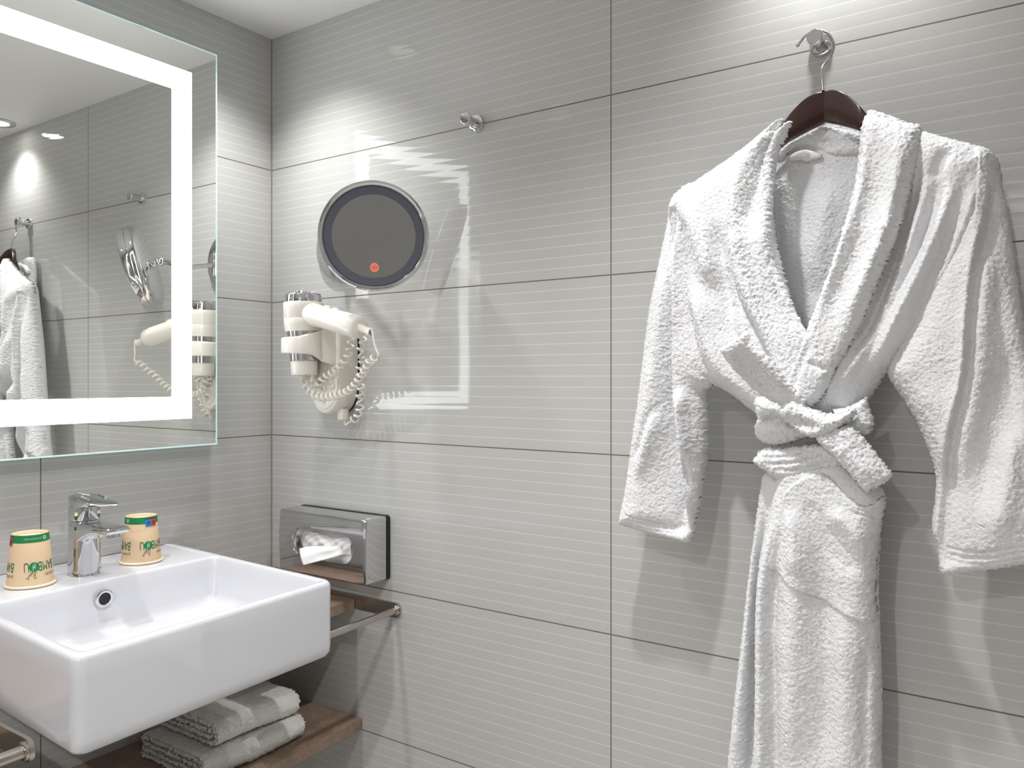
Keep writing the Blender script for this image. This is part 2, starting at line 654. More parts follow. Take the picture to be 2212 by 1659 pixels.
lathe('rod_knob', (tx - 0.043, ty + 0.012, tz + 0.133), (0, 0, 1), [(0, 0.003), (0.002, 0.0048), (0.012, 0.0048), (0.014, 0.003)], M['chrome'], t, 20)


# ------------------------------------------------------------------ paper cups (upside down)
def cup(cx, cy, a0, a_print, a_rec, a_stick, label):
    zb = 0.8946
    t = thing('paper_cup', label, 'cup', (cx, cy, zb), 'upturned paper cups on the sink')
    H, RB, RT = 0.0922, 0.0376, 0.0288

    def rad(z):
        return RB + (RT - RB) * z / H

    # wall + inset base, open rolled rim below
    v, f = g_lathe((cx, cy, zb), (0, 0, 1), [(0.004, RB - 0.0026), (0.0005, RB - 0.0008), (0.003, RB), (0.006, rad(0.006)), (H * 0.5, rad(H * 0.5)), (H - 0.0005, RT), (H, RT - 0.0004), (H - 0.0005, RT - 0.0014), (H - 0.006, RT - 0.002)], 56)
    f = f[1:-1]
    obj('cup_wall', v, f, M['paper'], t, 60)
    lathe('cup_base', (cx, cy, zb + H - 0.0075), (0, 0, 1), [(0, RT - 0.001), (0.0012, RT - 0.0016)], M['paper_in'], t, 56)
    rim = [(cx + (RB + 0.0005) * math.cos(2 * PI * i / 56), cy + (RB + 0.0005) * math.sin(2 * PI * i / 56), zb + 0.0028) for i in range(57)]
    mb = MB()
    n, k = 56, 8
    vv, ff = [], []
    for i in range(n):
        a = 2 * PI * i / n
        for j in range(k):
            b = 2 * PI * j / k
            r = RB + 0.0008 + 0.0025 * math.cos(b)
            vv.append((cx + r * math.cos(a), cy + r * math.sin(a), zb + 0.0026 + 0.0025 * math.sin(b)))
    for i in range(n):
        for j in range(k):
            ff.append((i * k + j, ((i + 1) % n) * k + j, ((i + 1) % n) * k + (j + 1) % k, i * k + (j + 1) % k))
    obj('rolled_rim', vv, ff, M['paper_in'], t, 60)

    def wrap(V, aref, zref, off=0.00035):
        """flat print (x along, y up, upside-down on the upturned cup) -> on the cone"""
        o = []
        for x, y in V:
            z = zref - y
            r = rad(z)
            a = aref - x / r
            o.append((cx + (r + off) * math.cos(a), cy + (r + off) * math.sin(a), zb + z))
        return o

    # green band round the cup's foot
    bz0, bz1 = H - 0.0135, H - 0.0004
    vv, ff = [], []
    for i in range(56):
        a = 2 * PI * i / 56
        for z in (bz0, bz1):
            r = rad(z) + 0.00025
            vv.append((cx + r * math.cos(a), cy + r * math.sin(a), zb + z))
        j = (i + 1) % 56
        ff.append((2 * i, 2 * j, 2 * j + 1, 2 * i + 1))
    obj('green_band', vv, ff, M['green'], t, 60)
    def stroke(P, x0, y0, x1, y1, w, ar, zt, mi, off):
        dx, dy = x1 - x0, y1 - y0
        q = math.hypot(dx, dy)
        nx, ny = -dy / q * w / 2, dx / q * w / 2
        P.add(wrap([(x0 + nx, y0 + ny), (x0 - nx, y0 - ny), (x1 - nx, y1 - ny), (x1 + nx, y1 + ny)], ar, zt, off), [(0, 1, 2, 3)], mi)

    # the word, three times round the cup
    for rep in range(3):
        P = MB()
        ar = a0 + rep * math.radians(120)
        zt = 0.0445
        for word, xo in (('BAMB', -0.0105), ('U', 0.0235)):
            V, Fc = text_geo(word, 0.0235, 0.55)
            P.add(wrap([(x + xo, y) for x, y in V], ar, zt), Fc, 0)
        V, Fc = text_geo('JE SUIS EN', 0.0066, 0.75)
        P.add(wrap([(x - 0.0165, y + 0.0205) for x, y in V], ar, zt), Fc, 0)
        # round green leaf sign standing for the O
        n = 28
        cx_, cy_ = 0.0118, 0.0078
        V = [(cx_, cy_)] + [(cx_ + 0.0080 * math.cos(2 * PI * i / n), cy_ + 0.0082 * math.sin(2 * PI * i / n)) for i in range(n)]
        P.add(wrap(V, ar, zt, 0.0005), [(0, 1 + i, 1 + (i + 1) % n) for i in range(n)], 1)
        for x0, y0, x1, y1 in ((-0.0013, -0.0065, -0.0013, 0.003), (-0.0013, -0.002, 0.0017, 0.002), (0.0017, -0.004, 0.0017, 0.006)):
            stroke(P, cx_ + x0, cy_ + y0, cx_ + x1, cy_ + y1, 0.0007, ar, zt, 2, 0.0007)
        # bamboo stems above the sign
        for (x0, y0, x1, y1) in ((0.0105, 0.0165, 0.0105, 0.0265), (0.0127, 0.0165, 0.0127, 0.0265), (0.0105, 0.0215, 0.0127, 0.0215), (0.0145, 0.016, 0.0215, 0.0270), (0.0165, 0.0155, 0.0232, 0.0258),
                                 (0.0178, 0.0215, 0.0197, 0.0203), (0.0215, 0.0270, 0.0232, 0.0258), (0.0140, 0.0195, 0.0178, 0.0168), (0.0127, 0.0265, 0.0115, 0.0290), (0.0105, 0.0265, 0.0080, 0.0275),
                                 (0.0232, 0.0258, 0.0262, 0.0268), (0.0215, 0.0270, 0.0215, 0.0298), (0.0080, 0.0185, 0.0105, 0.0165), (0.0168, 0.0212, 0.0150, 0.0235)):
            stroke(P, x0, y0, x1, y1, 0.0007, ar, zt, 0, 0.00035)
        P.build('wordmark', [M['dkgreen'], M['green'], M['white_print']], t, flat=True)
    # small print and recycling sign on the band
    P = MB()
    V, Fc = text_geo('JE SUIS RECYCLABLE', 0.0036, 0.8)
    P.add(wrap(V, a_print, H - 0.0058, 0.0006), Fc, 0)
    P.build('band_print', M['paper'], t, flat=True)
    P = MB()
    for q in range(6):
        c0 = 2 * PI * q / 6
        V = [(0.0035 * math.cos(c), 0.0035 * math.sin(c)) for c in (c0, c0 + 0.75)]
        V += [(x * 0.45, y * 0.45) for x, y in V[::-1]]
        P.add(wrap(V, a_rec, H - 0.0068, 0.0006), [(0, 1, 2, 3)])
    P.build('recycling_sign', M['white_print'], t, flat=True)
    # blue and red warning sticker
    P = MB()
    sa = a_stick
    for x0, x1, y0, y1, mi, off in ((-0.0115, 0.0, -0.0065, 0.0075, 0, .0007), (0.0, 0.0115, -0.0065, 0.0075, 1, .0007), (-0.0115, 0.0115, -0.0085, -0.0063, 2, .0007)):
        V, Fc = [], []
        for i in range(5):
            x = x1 + (x0 - x1) * i / 4
            V += [(x, y0), (x, y1)]
            if i:
                Fc.append((2 * i - 2, 2 * i, 2 * i + 1, 2 * i - 1))
        P.add(wrap([(-x, y) for x, y in V], sa, H - 0.0115, off), Fc, mi)
    for cxx in (-0.0057, 0.0057):
        for q in range(10):
            c0, c1 = 2 * PI * q / 10, 2 * PI * (q + 1) / 10
            V = [(cxx + r * math.cos(c), 0.0005 + r * math.sin(c)) for c, r in ((c0, 0.0042), (c1, 0.0042), (c1, 0.0034), (c0, 0.0034))]
            P.add(wrap(V, sa, H - 0.0115, 0.0009), [(0, 1, 2, 3)], 2)
        V = [(cxx - 0.001, -0.0025), (cxx + 0.001, -0.0025), (cxx + 0.0012, 0.0028), (cxx - 0.0012, 0.0028)]
        P.add(wrap(V, sa, H - 0.0115, 0.0009), [(0, 1, 2, 3)], 2)
    P.build('sticker', [M['blue'], M['red'], M['ink']], t, flat=True)
    return t


fa = math.atan2(CAM[1] + 0.624, CAM[0] - 0.118)
D_ = math.radians
cup(0.118, -0.624, fa + D_(30), fa + D_(8), fa + D_(46), fa - D_(82), 'upturned kraft paper cup left of the chrome tap')
fa = math.atan2(CAM[1] + 0.411, CAM[0] - 0.110)
cup(0.110, -0.411, fa + D_(42), fa + D_(100), fa - D_(52), fa + D_(36), 'upturned kraft paper cup right of the tap, with a blue and red sticker')


# ------------------------------------------------------------------ shelves and towel rails
t = thing('towel_rail_shelf', 'brown wood-look shelf with steel towel rail between sink and right wall', 'shelf', (0, -0.13, 0.745))


def board(name, x1a, x1b, ya, yb, z0, z1, parent, ov=0.0):
    v = [(0, ya, z0), (x1a, ya, z0), (x1b, yb, z0), (0, yb, z0), (0, ya, z1), (x1a, ya, z1), (x1b, yb, z1), (0, yb, z1)]
    me = bpy.data.meshes.new(name)
    me.from_pydata(v, [], [(0, 3, 2, 1), (4, 5, 6, 7), (0, 1, 5, 4), (1, 2, 6, 5), (2, 3, 7, 6), (3, 0, 4, 7)])
    bm = bmesh.new()
    bm.from_mesh(me)
    bmesh.ops.recalc_face_normals(bm, faces=bm.faces)
    bmesh.ops.bevel(bm, geom=bm.edges[:], offset=0.0008, segments=2, affect='EDGES')
    bm.to_mesh(me)
    bm.free()
    me.materials.append(M['laminate'])
    smooth(me)
    return link(name, me, parent)


def bracket(xr, y0, y1, parent):
    """flat steel plate along x with a rounded front end"""
    pts = [(0.0, 0.7345), (0.0, 0.7665)]
    r = 0.016
    for i in range(9):
        a = PI / 2 - PI * i / 8
        pts.append((xr + r * math.cos(a) * 0.9, 0.7505 + r * math.sin(a)))
    L = [[(x, y0, z) for x, z in pts], [(x, y1, z) for x, z in pts]]
    v, f = g_loops(L)
    return obj('bracket_plate', v, f, M['steel'], parent, 40)


board('shelf_board', 0.2965, 0.309, -0.0065, -0.255, 0.734, 0.7565, t)
bracket(0.4205, -0.006, -0.0, t)
bracket(0.432, -0.261, -0.255, t)
tube('rail_bar', [(0.4205, -0.006, 0.7505), (0.432, -0.255, 0.7505)], 0.0072, M['steel'], t, 20)
lathe('rail_collar', (0.4205, -0.006, 0.7505), (0, -1, 0), [(0, 0.0115), (0.004, 0.0115), (0.005, 0.0105)], M['steel'], t, 28)

t = thing('towel_rail_shelf', 'brown wood-look shelf with steel towel rail left of the sink', 'shelf', (0, -1.03, 0.745))
board('shelf_board', 0.333, 0.345, -0.7865, -1.29, 0.734, 0.7565, t)
bracket(0.458, -0.7865, -0.7805, t)
bracket(0.475, -1.296, -1.29, t)
tube('rail_bar', [(0.458, -0.7865, 0.7505), (0.475, -1.29, 0.7505)], 0.0088, M['steel'], t, 20)
lathe('rail_collar', (0.458, -0.7865, 0.7505), (0, -1, 0), [(0, 0.013), (0.004, 0.013), (0.005, 0.0115)], M['steel'], t, 28)

tag(board('low_shelf', 0.3145, 0.362, -0.001, -1.30, 0.4625, 0.4855, None), 'long brown wood-look shelf under the sink carrying folded towels', 'shelf')


# ------------------------------------------------------------------ value noise
def _h(i, j, s):
    n = (i.astype(np.int64) * 374761393 + j.astype(np.int64) * 668265263 + s * 2147483647) & 0xFFFFFFFF
    n = ((n ^ (n >> 13)) * 1274126177) & 0xFFFFFFFF
    n = n ^ (n >> 16)
    return (n & 0xFFFF) / 65535.0


def vnoise(x, z, scale, seed=0):
    x = x / scale
    z = z / scale
    i = np.floor(x)
    j = np.floor(z)
    fx, fz = x - i, z - j
    fx = fx * fx * (3 - 2 * fx)
    fz = fz * fz * (3 - 2 * fz)
    a = _h(i, j, seed) * (1 - fx) + _h(i + 1, j, seed) * fx
    b = _h(i, j + 1, seed) * (1 - fx) + _h(i + 1, j + 1, seed) * fx
    return (a * (1 - fz) + b * fz) * 2 - 1


def np_mesh(name, V, Q, m, parent, seeds=None, mats=None, fmat=None):
    me = bpy.data.meshes.new(name)
    nq = len(Q)
    me.vertices.add(len(V))
    me.vertices.foreach_set('co', np.ascontiguousarray(V, np.float32).ravel())
    me.loops.add(nq * 4)
    me.loops.foreach_set('vertex_index', np.ascontiguousarray(Q, np.int32).ravel())
    me.polygons.add(nq)
    me.polygons.foreach_set('loop_start', np.arange(0, nq * 4, 4, dtype=np.int32))
    me.polygons.foreach_set('use_smooth', np.ones(nq, bool))
    for x in (mats or [m]):
        me.materials.append(x)
    if fmat is not None:
        me.polygons.foreach_set('material_index', fmat)
    me.update(calc_edges=True)
    me.validate()
    return link(name, me, parent)


def fuzz_normals(P, G):
    """normals of a structured grid of points G (rows, cols, 3)"""
    du = np.gradient(G, axis=0)
    dv = np.gradient(G, axis=1)
    n = np.cross(du, dv)
    return n / (np.linalg.norm(n, axis=2, keepdims=True) + 1e-12)


# ------------------------------------------------------------------ folded towels
def towel(name, label, x0, x1, ya, yb, z0, z1, layers, seed):
    """a strip of towelling folded to and fro (fold edges towards the room), laid along y"""
    T_ = (z1 - z0) / 4
    th = T_ * 0.50
    zm = (z0 + z1) / 2
    Ro, Ri = 1.5 * T_, 0.5 * T_
    path = []
    xo, xi = x1 - Ro - th, x1 - Ro - th - 0.002
    n = 30

    def run(a, b, z):
        for k in range(n + 1):
            path.append((a + (b - a) * k / n, z))

    def bend(xc, zc_, R_, a0_, a1_, m_=12):
        for k in range(1, m_):
            an = a0_ + (a1_ - a0_) * k / m_
            path.append((xc + R_ * math.cos(an), zc_ + R_ * math.sin(an)))

    run(x0, xo, zm - Ro)
    bend(xo, zm, Ro, -PI / 2, PI / 2)
    run(xo, x0 + T_, zm + Ro)
    bend(x0 + T_, zm + T_, T_ / 2, PI / 2, 3 * PI / 2, 8)
    run(x0 + T_, xi, zm + Ri)
    bend(xi, zm, Ri, PI / 2, -PI / 2, 8)
    run(xi, x0 + 0.004, zm - Ri)
    path = np.array(path)
    d = np.gradient(path, axis=0)
    d /= np.linalg.norm(d, axis=1, keepdims=True)
    nrm = np.stack([-d[:, 1], d[:, 0]], 1)
    up = path + nrm * th
    dn = path - nrm * th
    ring = np.concatenate([up, dn[::-1]])
    ring = np.array(spline(ring, 2, True))
    ny = int(abs(yb - ya) / 0.0022)
    ys = np.linspace(ya, yb, ny)
    G = np.zeros((ny, len(ring), 3))
    s = np.linspace(0, 1, ny)
    for i, y in enumerate(ys):
        e = min(s[i], 1 - s[i]) * abs(yb - ya)
        k = 1 - 0.32 * math.exp(-e / 0.006)                  # softened ends
        cz = (z0 + z1) / 2
        G[i, :, 0] = ring[:, 0] + 0.004 * math.sin(y * 23 + seed)
        G[i, :, 1] = y
        G[i, :, 2] = z0 + (ring[:, 1] - z0)
        mid = np.concatenate([path, path[::-1]])
        mid = np.array(spline(mid, 2, True))
        G[i, :, 0] = mid[:, 0] + (G[i, :, 0] - mid[:, 0]) * k
        G[i, :, 2] = mid[:, 1] + (G[i, :, 2] - mid[:, 1]) * k
    N = fuzz_normals(None, G)
    cz = (z0 + z1) / 2
    nz = rng.normal(0, 1, (ny, len(ring)))
    big = vnoise(G[:, :, 1] * 1.0 + 3 * G[:, :, 2], G[:, :, 0] + 2 * G[:, :, 2], 0.03, seed)
    G = G + N * (0.0010 * nz + 0.0010 * big)[:, :, None]
    # endings are jagged pile
    G[0, :, 1] += rng.uniform(-0.002, 0.002, len(ring))
    G[-1, :, 1] += rng.uniform(-0.002, 0.002, len(ring))
    V = G.reshape(-1, 3)
    m_ = len(ring)
    I = np.arange(ny - 1)[:, None] * m_
    J = np.arange(m_)[None, :]
    K = (np.arange(m_) + 1)[None, :] % m_
    Q = np.stack([I + J, I + K, I + m_ + K, I + m_ + J], -1).reshape(-1, 4)
    # end caps across the strip (up[i] joins dn[i])
    half = m_ // 2
    caps = []
    for base in (0, (ny - 1) * m_):
        for i in range(half - 1):
            caps.append((base + i, base + i + 1, base + m_ - 2 - i, base + m_ - 1 - i))
    Q = np.concatenate([Q, np.array(caps)])
    V[:, 2] = np.clip(V[:, 2], z0 - 0.0006, z1 + 0.0012)
    o = np_mesh(name, V, Q, M['towel'], None)
    return tag(o, label, 'towel', 'folded white towels on the low shelf')


towel('folded_towel', 'folded white towel lying directly on the low shelf, lower of two', 0.075, 0.288, -0.388, -0.142, 0.4866, 0.5355, 3, 1)
towel('folded_towel', 'folded white towel lying on top of another towel, just under the sink', 0.085, 0.276, -0.352, -0.150, 0.5390, 0.5865, 3, 5)

# ------------------------------------------------------------------ tissue dispenser
t = thing('tissue_dispenser', 'chrome wall-mounted tissue box beside the sink', 'tissue box', (0.258, 0, 0.814))
x0, x1, z0, z1 = 0.117, 0.3985, 0.8145, 0.956
L = [[(x, y, z) for x, z in rrect(x0 - 0.001, x1 + 0.0015, z0 - 0.001, z1 + 0.001, 0.008)] for y in (0.0, -0.0105)]
v, f = g_loops(L)
obj('back_plate', v, f, M['black'], t, 40)
# chrome cover with an oval recess
NX, NZ = 60, 40
sxc, szc = 0.263, 0.887
sa, sb = 0.098, 0.034
YF = -0.071


def cover_y(x, z):
    """front face bulges gently"""
    u = (z - (z0 + z1) / 2) / ((z1 - z0) / 2)
    w = (x - (x0 + x1) / 2) / ((x1 - x0) / 2)
    return YF - 0.002 - 0.0035 * (1 - u * u) 


# front: ring mesh between the rounded rectangle and the stadium-shaped slot
n = 96


def rr2(xa, xb, za, zb, r):
    P = rrect(xa, xb, za, zb, r, 4)
    o = []
    for i, p in enumerate(P):
        o.append(p)
        if i % 5 == 4:
            q = P[(i + 1) % len(P)]
            o += [(p[0] + (q[0] - p[0]) * k / 19, p[1] + (q[1] - p[1]) * k / 19) for k in range(1, 19)]
    return o


outer = rr2(x0 + 0.006, x1 - 0.006, z0 + 0.006, z1 - 0.006, 0.003)
slot = []
for (x, z) in outer:                                   # stadium: straight sides, half-round ends
    dx_, dz_ = (x - sxc) * sa / ((x1 - x0) / 2), (z - szc) * sb / ((z1 - z0) / 2)
    q_ = math.hypot(dx_, dz_)
    c, s = dx_ / q_, dz_ / q_
    fl_ = sa - sb
    tt_ = sb / max(1e-6, abs(s))
    if abs(tt_ * c) > fl_:
        tt_ = fl_ * abs(c) + math.sqrt(max(0, sb * sb - fl_ * fl_ * s * s))
    slot.append((sxc + tt_ * c, szc + tt_ * s))
loops = []
mid = rr2(x0, x1, z0, z1, 0.006)
loops.append([(x, -0.0105, z) for x, z in mid])
loops.append([(x, cover_y(x, z) + 0.006, z) for x, z in mid])
mid2 = rr2(x0 + 0.0018, x1 - 0.0018, z0 + 0.0018, z1 - 0.0018, 0.005)
loops.append([(x, cover_y(x, z) + 0.0016, z) for x, z in mid2])
loops.append([(x, cover_y(x, z), z) for x, z in outer])
for q in (0.04, 0.12, 0.25, 0.4, 0.55, 0.7, 0.85, 0.96):
    loops.append([(a[0] + (b[0] - a[0]) * q, cover_y(a[0] + (b[0] - a[0]) * q, a[1] + (b[1] - a[1]) * q), a[1] + (b[1] - a[1]) * q) for a, b in zip(outer, slot)])
loops.append([(b[0], cover_y(*b), b[1]) for b in slot])


def scl(b, k, y):
    return (sxc + (b[0] - sxc) * k, y, szc + (b[1] - szc) * k)


loops.append([scl(b, 0.985, cover_y(*b) + 0.002) for b in slot])
loops.append([scl(b, 0.97, cover_y(*b) + 0.010) for b in slot])
loops.append([scl(b, 0.955, cover_y(*b) + 0.022) for b in slot])
loops.append([scl(b, 0.945, cover_y(*b) + 0.0235) for b in slot])
v, f = g_loops(loops, cap0=True, cap1=False)
obj('chrome_cover', v, f, M['chrome'], t, 40)
obj('slot_floor', *(lambda L: (L, [tuple(range(len(L)))]))([(scl(b, 0.96, -0.052)) for b in slot]), M['label'], t, flat=True)


# tissue sheet pulled out through the slot
def sheet(fn, nu, nv):
    V = [fn(i / (nu - 1), j / (nv - 1)) for i in range(nu) for j in range(nv)]
    Fc = [(i * nv + j, i * nv + j + 1, (i + 1) * nv + j + 1, (i + 1) * nv + j) for i in range(nu - 1) for j in range(nv - 1)]
    return V, Fc


cA = [np.array(p) for p in (at_y(745, 1196, -0.058), at_y(726, 1203, -0.078), at_y(690, 1212, -0.100), at_y(655, 1221, -0.116))]
cB = [np.array(p) for p in (at_y(738, 1180, -0.058), at_y(715, 1180, -0.080), at_y(672, 1180, -0.098), at_y(647, 1185, -0.110))]
sA = np.array(spline(cA, 8))
sB = np.array(spline(cB, 8))


def tis(u, v):
    i = u * (len(sA) - 1)
    k = min(int(i), len(sA) - 2)
    q = i - k
    a = sA[k] * (1 - q) + sA[k + 1] * q
    b = sB[k] * (1 - q) + sB[k + 1] * q
    p = a * (1 - v) + b * v
    p = p + np.array([0, -1, 0.2]) * (0.006 * math.sin(v * PI) * (1 - 0.6 * u) + 0.0025 * (1 - u) * math.sin(v * 9 + u * 4))
    return tuple(p)


def thin(ob):
    md = ob.modifiers.new('thick', 'SOLIDIFY')
    md.thickness = 0.0005


V, Fc = sheet(tis, 30, 24)
ts = obj('tissue', V, Fc, M['tissue'], None, 60)
thin(tag(ts, 'white paper tissue poking out of the chrome tissue box', 'tissue'))


def inner_tis(u, v):
    x = 0.192 + 0.146 * u
    z = 0.868 + 0.038 * v + 0.003 * math.sin(u * 8)
    y = -0.0580 - 0.008 * math.sin(u * PI) * math.sin(v * PI) + 0.0022 * math.sin(u * 15 + v * 7) + 0.0016 * math.sin(u * 31 - v * 13)
    return (x, y, z)


V, Fc = sheet(inner_tis, 40, 20)
ts = obj('tissue', V, Fc, M['tissue'], None, 60)
thin(tag(ts, 'crumpled white tissue deep inside the oval slot of the chrome box', 'tissue'))

# ------------------------------------------------------------------ magnifying mirror on its arm
dc = Vector((0.4738, -0.1275, 1.5479))
dn = Vector((0.675, -0.680, -0.295)).normalized()
t = thing('magnifying_mirror', 'round chrome magnifying mirror on a swing arm, orange power sign, above the hair dryer', 'mirror', (0.25, 0, 1.565))
R = 0.1125
lathe('mirror_head', dc - dn * 0.030, dn, [(-0.019, 0.010), (-0.018, 0.060), (-0.014, 0.090), (-0.009, 0.1035), (-0.002, 0.1095), (0.0095, 0.1118), (0.0115, 0.1112), (0.0125, 0.1100), (0.0138, 0.1112), (0.026, R), (0.0295, R - 0.0012), (0.0312, R - 0.0045), (0.0302, R - 0.0085), (0.0275, R - 0.011), (0.0262, R - 0.0115), (0.0255, R - 0.0125), (0.0150, R - 0.0130)], M['chrome'], t, 96, 30)
v, f = g_lathe(dc - dn * 0.0040, dn, [(0.0, 0.1005), (0.0008, 0.1005), (0.0012, 0.092), (0.0008, 0.0838), (0.0, 0.0838), (-0.001, 0.092), (0.0, 0.1005)], 96)
obj('frosted_ring', v, f[:-2], M['ring'], t)
# concave glass
a, b, d = frame_of(dn)
RC = 2.2
V, Fc = [], []
nr, na = 14, 96
for i in range(nr + 1):
    r = 0.0845 * i / nr
    sag = r * r / (2 * RC) - 0.0845 ** 2 / (2 * RC)
    for j in range(na):
        an = 2 * PI * j / na
        V.append(dc + dn * (sag - 0.0030) + a * (max(r, 1e-5) * math.cos(an)) + b * (max(r, 1e-5) * math.sin(an)))
for i in range(nr):
    for j in range(na):
        k = (j + 1) % na
        Fc.append((i * na + j, i * na + k, (i + 1) * na + k, (i + 1) * na + j))
obj('magnifying_glass', V, Fc, M['magnify'], t, 60)
# power sign: ring and broken inner ring with a bar
ic_t = at_y(809, 578, -0.12)
rd = Vector(ray(809, 578))
tt = (dc - Vector(CAM)).dot(dn) / rd.dot(dn)
ic = Vector(CAM) + rd * tt + dn * 0.0012
side = Vector((-dn.y, dn.x, 0)).normalized()
side = Vector((0, 0, 1)).cross(dn).normalized()
upv = dn.cross(side)
P = MB()


def arc(r0, r1, a0, a1, n=28):
    V, Fc = [], []
    for i in range(n + 1):
        an = a0 + (a1 - a0) * i / n
        for r in (r0, r1):
            V.append(ic + side * (r * math.cos(an)) + upv * (r * math.sin(an)))
        if i:
            Fc.append((2 * i - 2, 2 * i - 1, 2 * i + 1, 2 * i))
    return V, Fc


P.add(*arc(0.0066, 0.0086, 0, 2 * PI, 40))
P.add(*arc(0.0030, 0.0043, PI / 2 + 0.6, PI / 2 + 2 * PI - 0.6, 24))
P.add([ic + side * x + upv * y for x, y in ((-0.0006, 0.001), (0.0006, 0.001), (0.0006, 0.0050), (-0.0006, 0.0050))], [(0, 1, 2, 3)])
P.build('power_sign', M['orange'], t, flat=True)
pc = Vector((0.25, 0, 1.565))
lathe('wall_plate', pc, (0, -1, 0), [(0, 0.080), (0.006, 0.080), (0.010, 0.077), (0.0125, 0.070), (0.0135, 0.05)], M['chrome'], t, 72)
piv = Vector((0.262, -0.030, 1.556))
lathe('pivot', piv - Vector((0, 0, 0.030)), (0, 0, 1), [(0, 0.007), (0.001, 0.0085), (0.021, 0.0085), (0.0215, 0.0078), (0.0225, 0.0085), (0.0425, 0.0085), (0.043, 0.0078), (0.044, 0.0085), (0.059, 0.0085), (0.060, 0.007)], M['chrome'], t, 28)
kn = Vector((0.378, -0.070, 1.552))
tube('swing_arm', [piv, piv + (kn - piv) * 0.5, kn - Vector((0, 0, 0.012))], 0.0058, M['chrome'], t, 18)
lathe('knuckle', kn - Vector((0, 0, 0.022)), (0, 0, 1), [(0, 0.008), (0.001, 0.0095), (0.020, 0.0095), (0.0205, 0.0085), (0.0215, 0.0095), (0.041, 0.0095), (0.042, 0.008)], M['chrome'], t, 28)
hb = dc - dn * 0.048
hub = hb - dn * 0.020 + Vector((0, 0, 0.004))
tube('clevis', [kn + Vector((0, 0, 0.008)), (kn + hub) / 2 + Vector((0, 0, 0.006)), hub], [0.006, 0.007, 0.006], M['chrome'], t, 16)
lathe('tilt_joint', hub - side * 0.012, side, [(0, 0.009), (0.001, 0.0105), (0.023, 0.0105), (0.024, 0.009)], M['chrome'], t, 28)
tube('tilt_bracket', [hub, hub + upv * 0.006 + dn * 0.010, hb + upv * -0.01 + dn * 0.004], 0.0045, M['chrome'], t, 14)

# ------------------------------------------------------------------ hair dryer on the wall
hb0 = thing('hair_dryer', 'cream and chrome wall hair dryer with coiled cord below the round mirror', 'hair dryer', (0.258, 0, 1.27))
t = hb0
bx, by = 0.2255, -0.094


def mount_loop(y, k, dz=0.0):
    out = [(0.205, 1.245), (0.207, 1.30), (0.228, 1.352), (0.262, 1.378), (0.292, 1.378), (0.303, 1.352), (0.3045, 1.30), (0.3035, 1.245), (0.297, 1.212), (0.280, 1.189), (0.256, 1.180), (0.231, 1.188), (0.213, 1.213)]
    c = np.array([0.256, 1.27])
    o = spline(out, 5, True)
    return [(c[0] + (p[0] - c[0]) * k, y, c[1] + (p[1] - c[1]) * (0.5 * k + 0.5) + dz) for p in o]


v, f = g_loops([mount_loop(0.0, 0.97), mount_loop(-0.004, 0.98), mount_loop(-0.03, 1.0), mount_loop(-0.050, 1.0), mount_loop(-0.056, 0.985), mount_loop(-0.0595, 0.95), mount_loop(-0.0605, 0.90)])
obj('wall_mount', v, f, M['cream'], t, 50)
# back gasket
v, f = g_loops([mount_loop(-0.0002, 1.02), mount_loop(-0.004, 1.02)])
obj('back_gasket', v, f, M['black'], t, 40)
# front plate (lower half) with socket, switch and small print
pl = [(0.216, 1.262), (0.256, 1.262), (0.297, 1.262), (0.2965, 1.235), (0.288, 1.211), (0.273, 1.197), (0.2555, 1.192), (0.238, 1.197), (0.224, 1.212), (0.217, 1.235)]
pl = spline(pl, 5, True)
v, f = g_loops([[(p[0], -0.0602, p[1]) for p in pl], [(p[0], -0.0622, p[1]) for p in pl]])
obj('front_plate', v, f, M['cream_grey'], t, 40)
so = box('shaver_socket', (0.222, -0.0640, 1.232), (0.262, -0.0615, 1.261), M['cream'], t, 0.0012)
for k in range(2):
    box('socket_slot', (0.231 + 0.012 * k, -0.0646, 1.2515), (0.238 + 0.012 * k, -0.0638, 1.2535), M['dark'], so)
box('red_lamp', (0.2495, -0.0648, 1.2345), (0.2525, -0.0638, 1.2375), M['red'], so)
sw = lathe('rocker_switch', (0.283, -0.0615, 1.243), (0, -1, 0), [(0, 0.0078), (0.003, 0.0078), (0.0038, 0.0066)], M['cream_grey'], t, 28)
P = MB()


def flat_text(body, size, x, y, z, sx=1.0):
    V, Fc = text_geo(body, size, sx)
    P.add([(x + a_, y, z + b_) for a_, b_ in V], Fc)


flat_text('OOF', 0.0085, 0.2555, -0.0626, 1.2105, 0.9)
flat_text('HOTEL', 0.0022, 0.2555, -0.0626, 1.2065, 1.6)
flat_text('240 V', 0.0022, 0.2555, -0.0626, 1.2030, 1.2)
P.build('small_print', M['ink'], t, flat=True)
P = MB()
flat_text('I', 0.005, 0.283, -0.0656, 1.2445)
flat_text('O', 0.005, 0.283, -0.0656, 1.2375)
P.build('switch_marks', M['ink'], sw, flat=True)
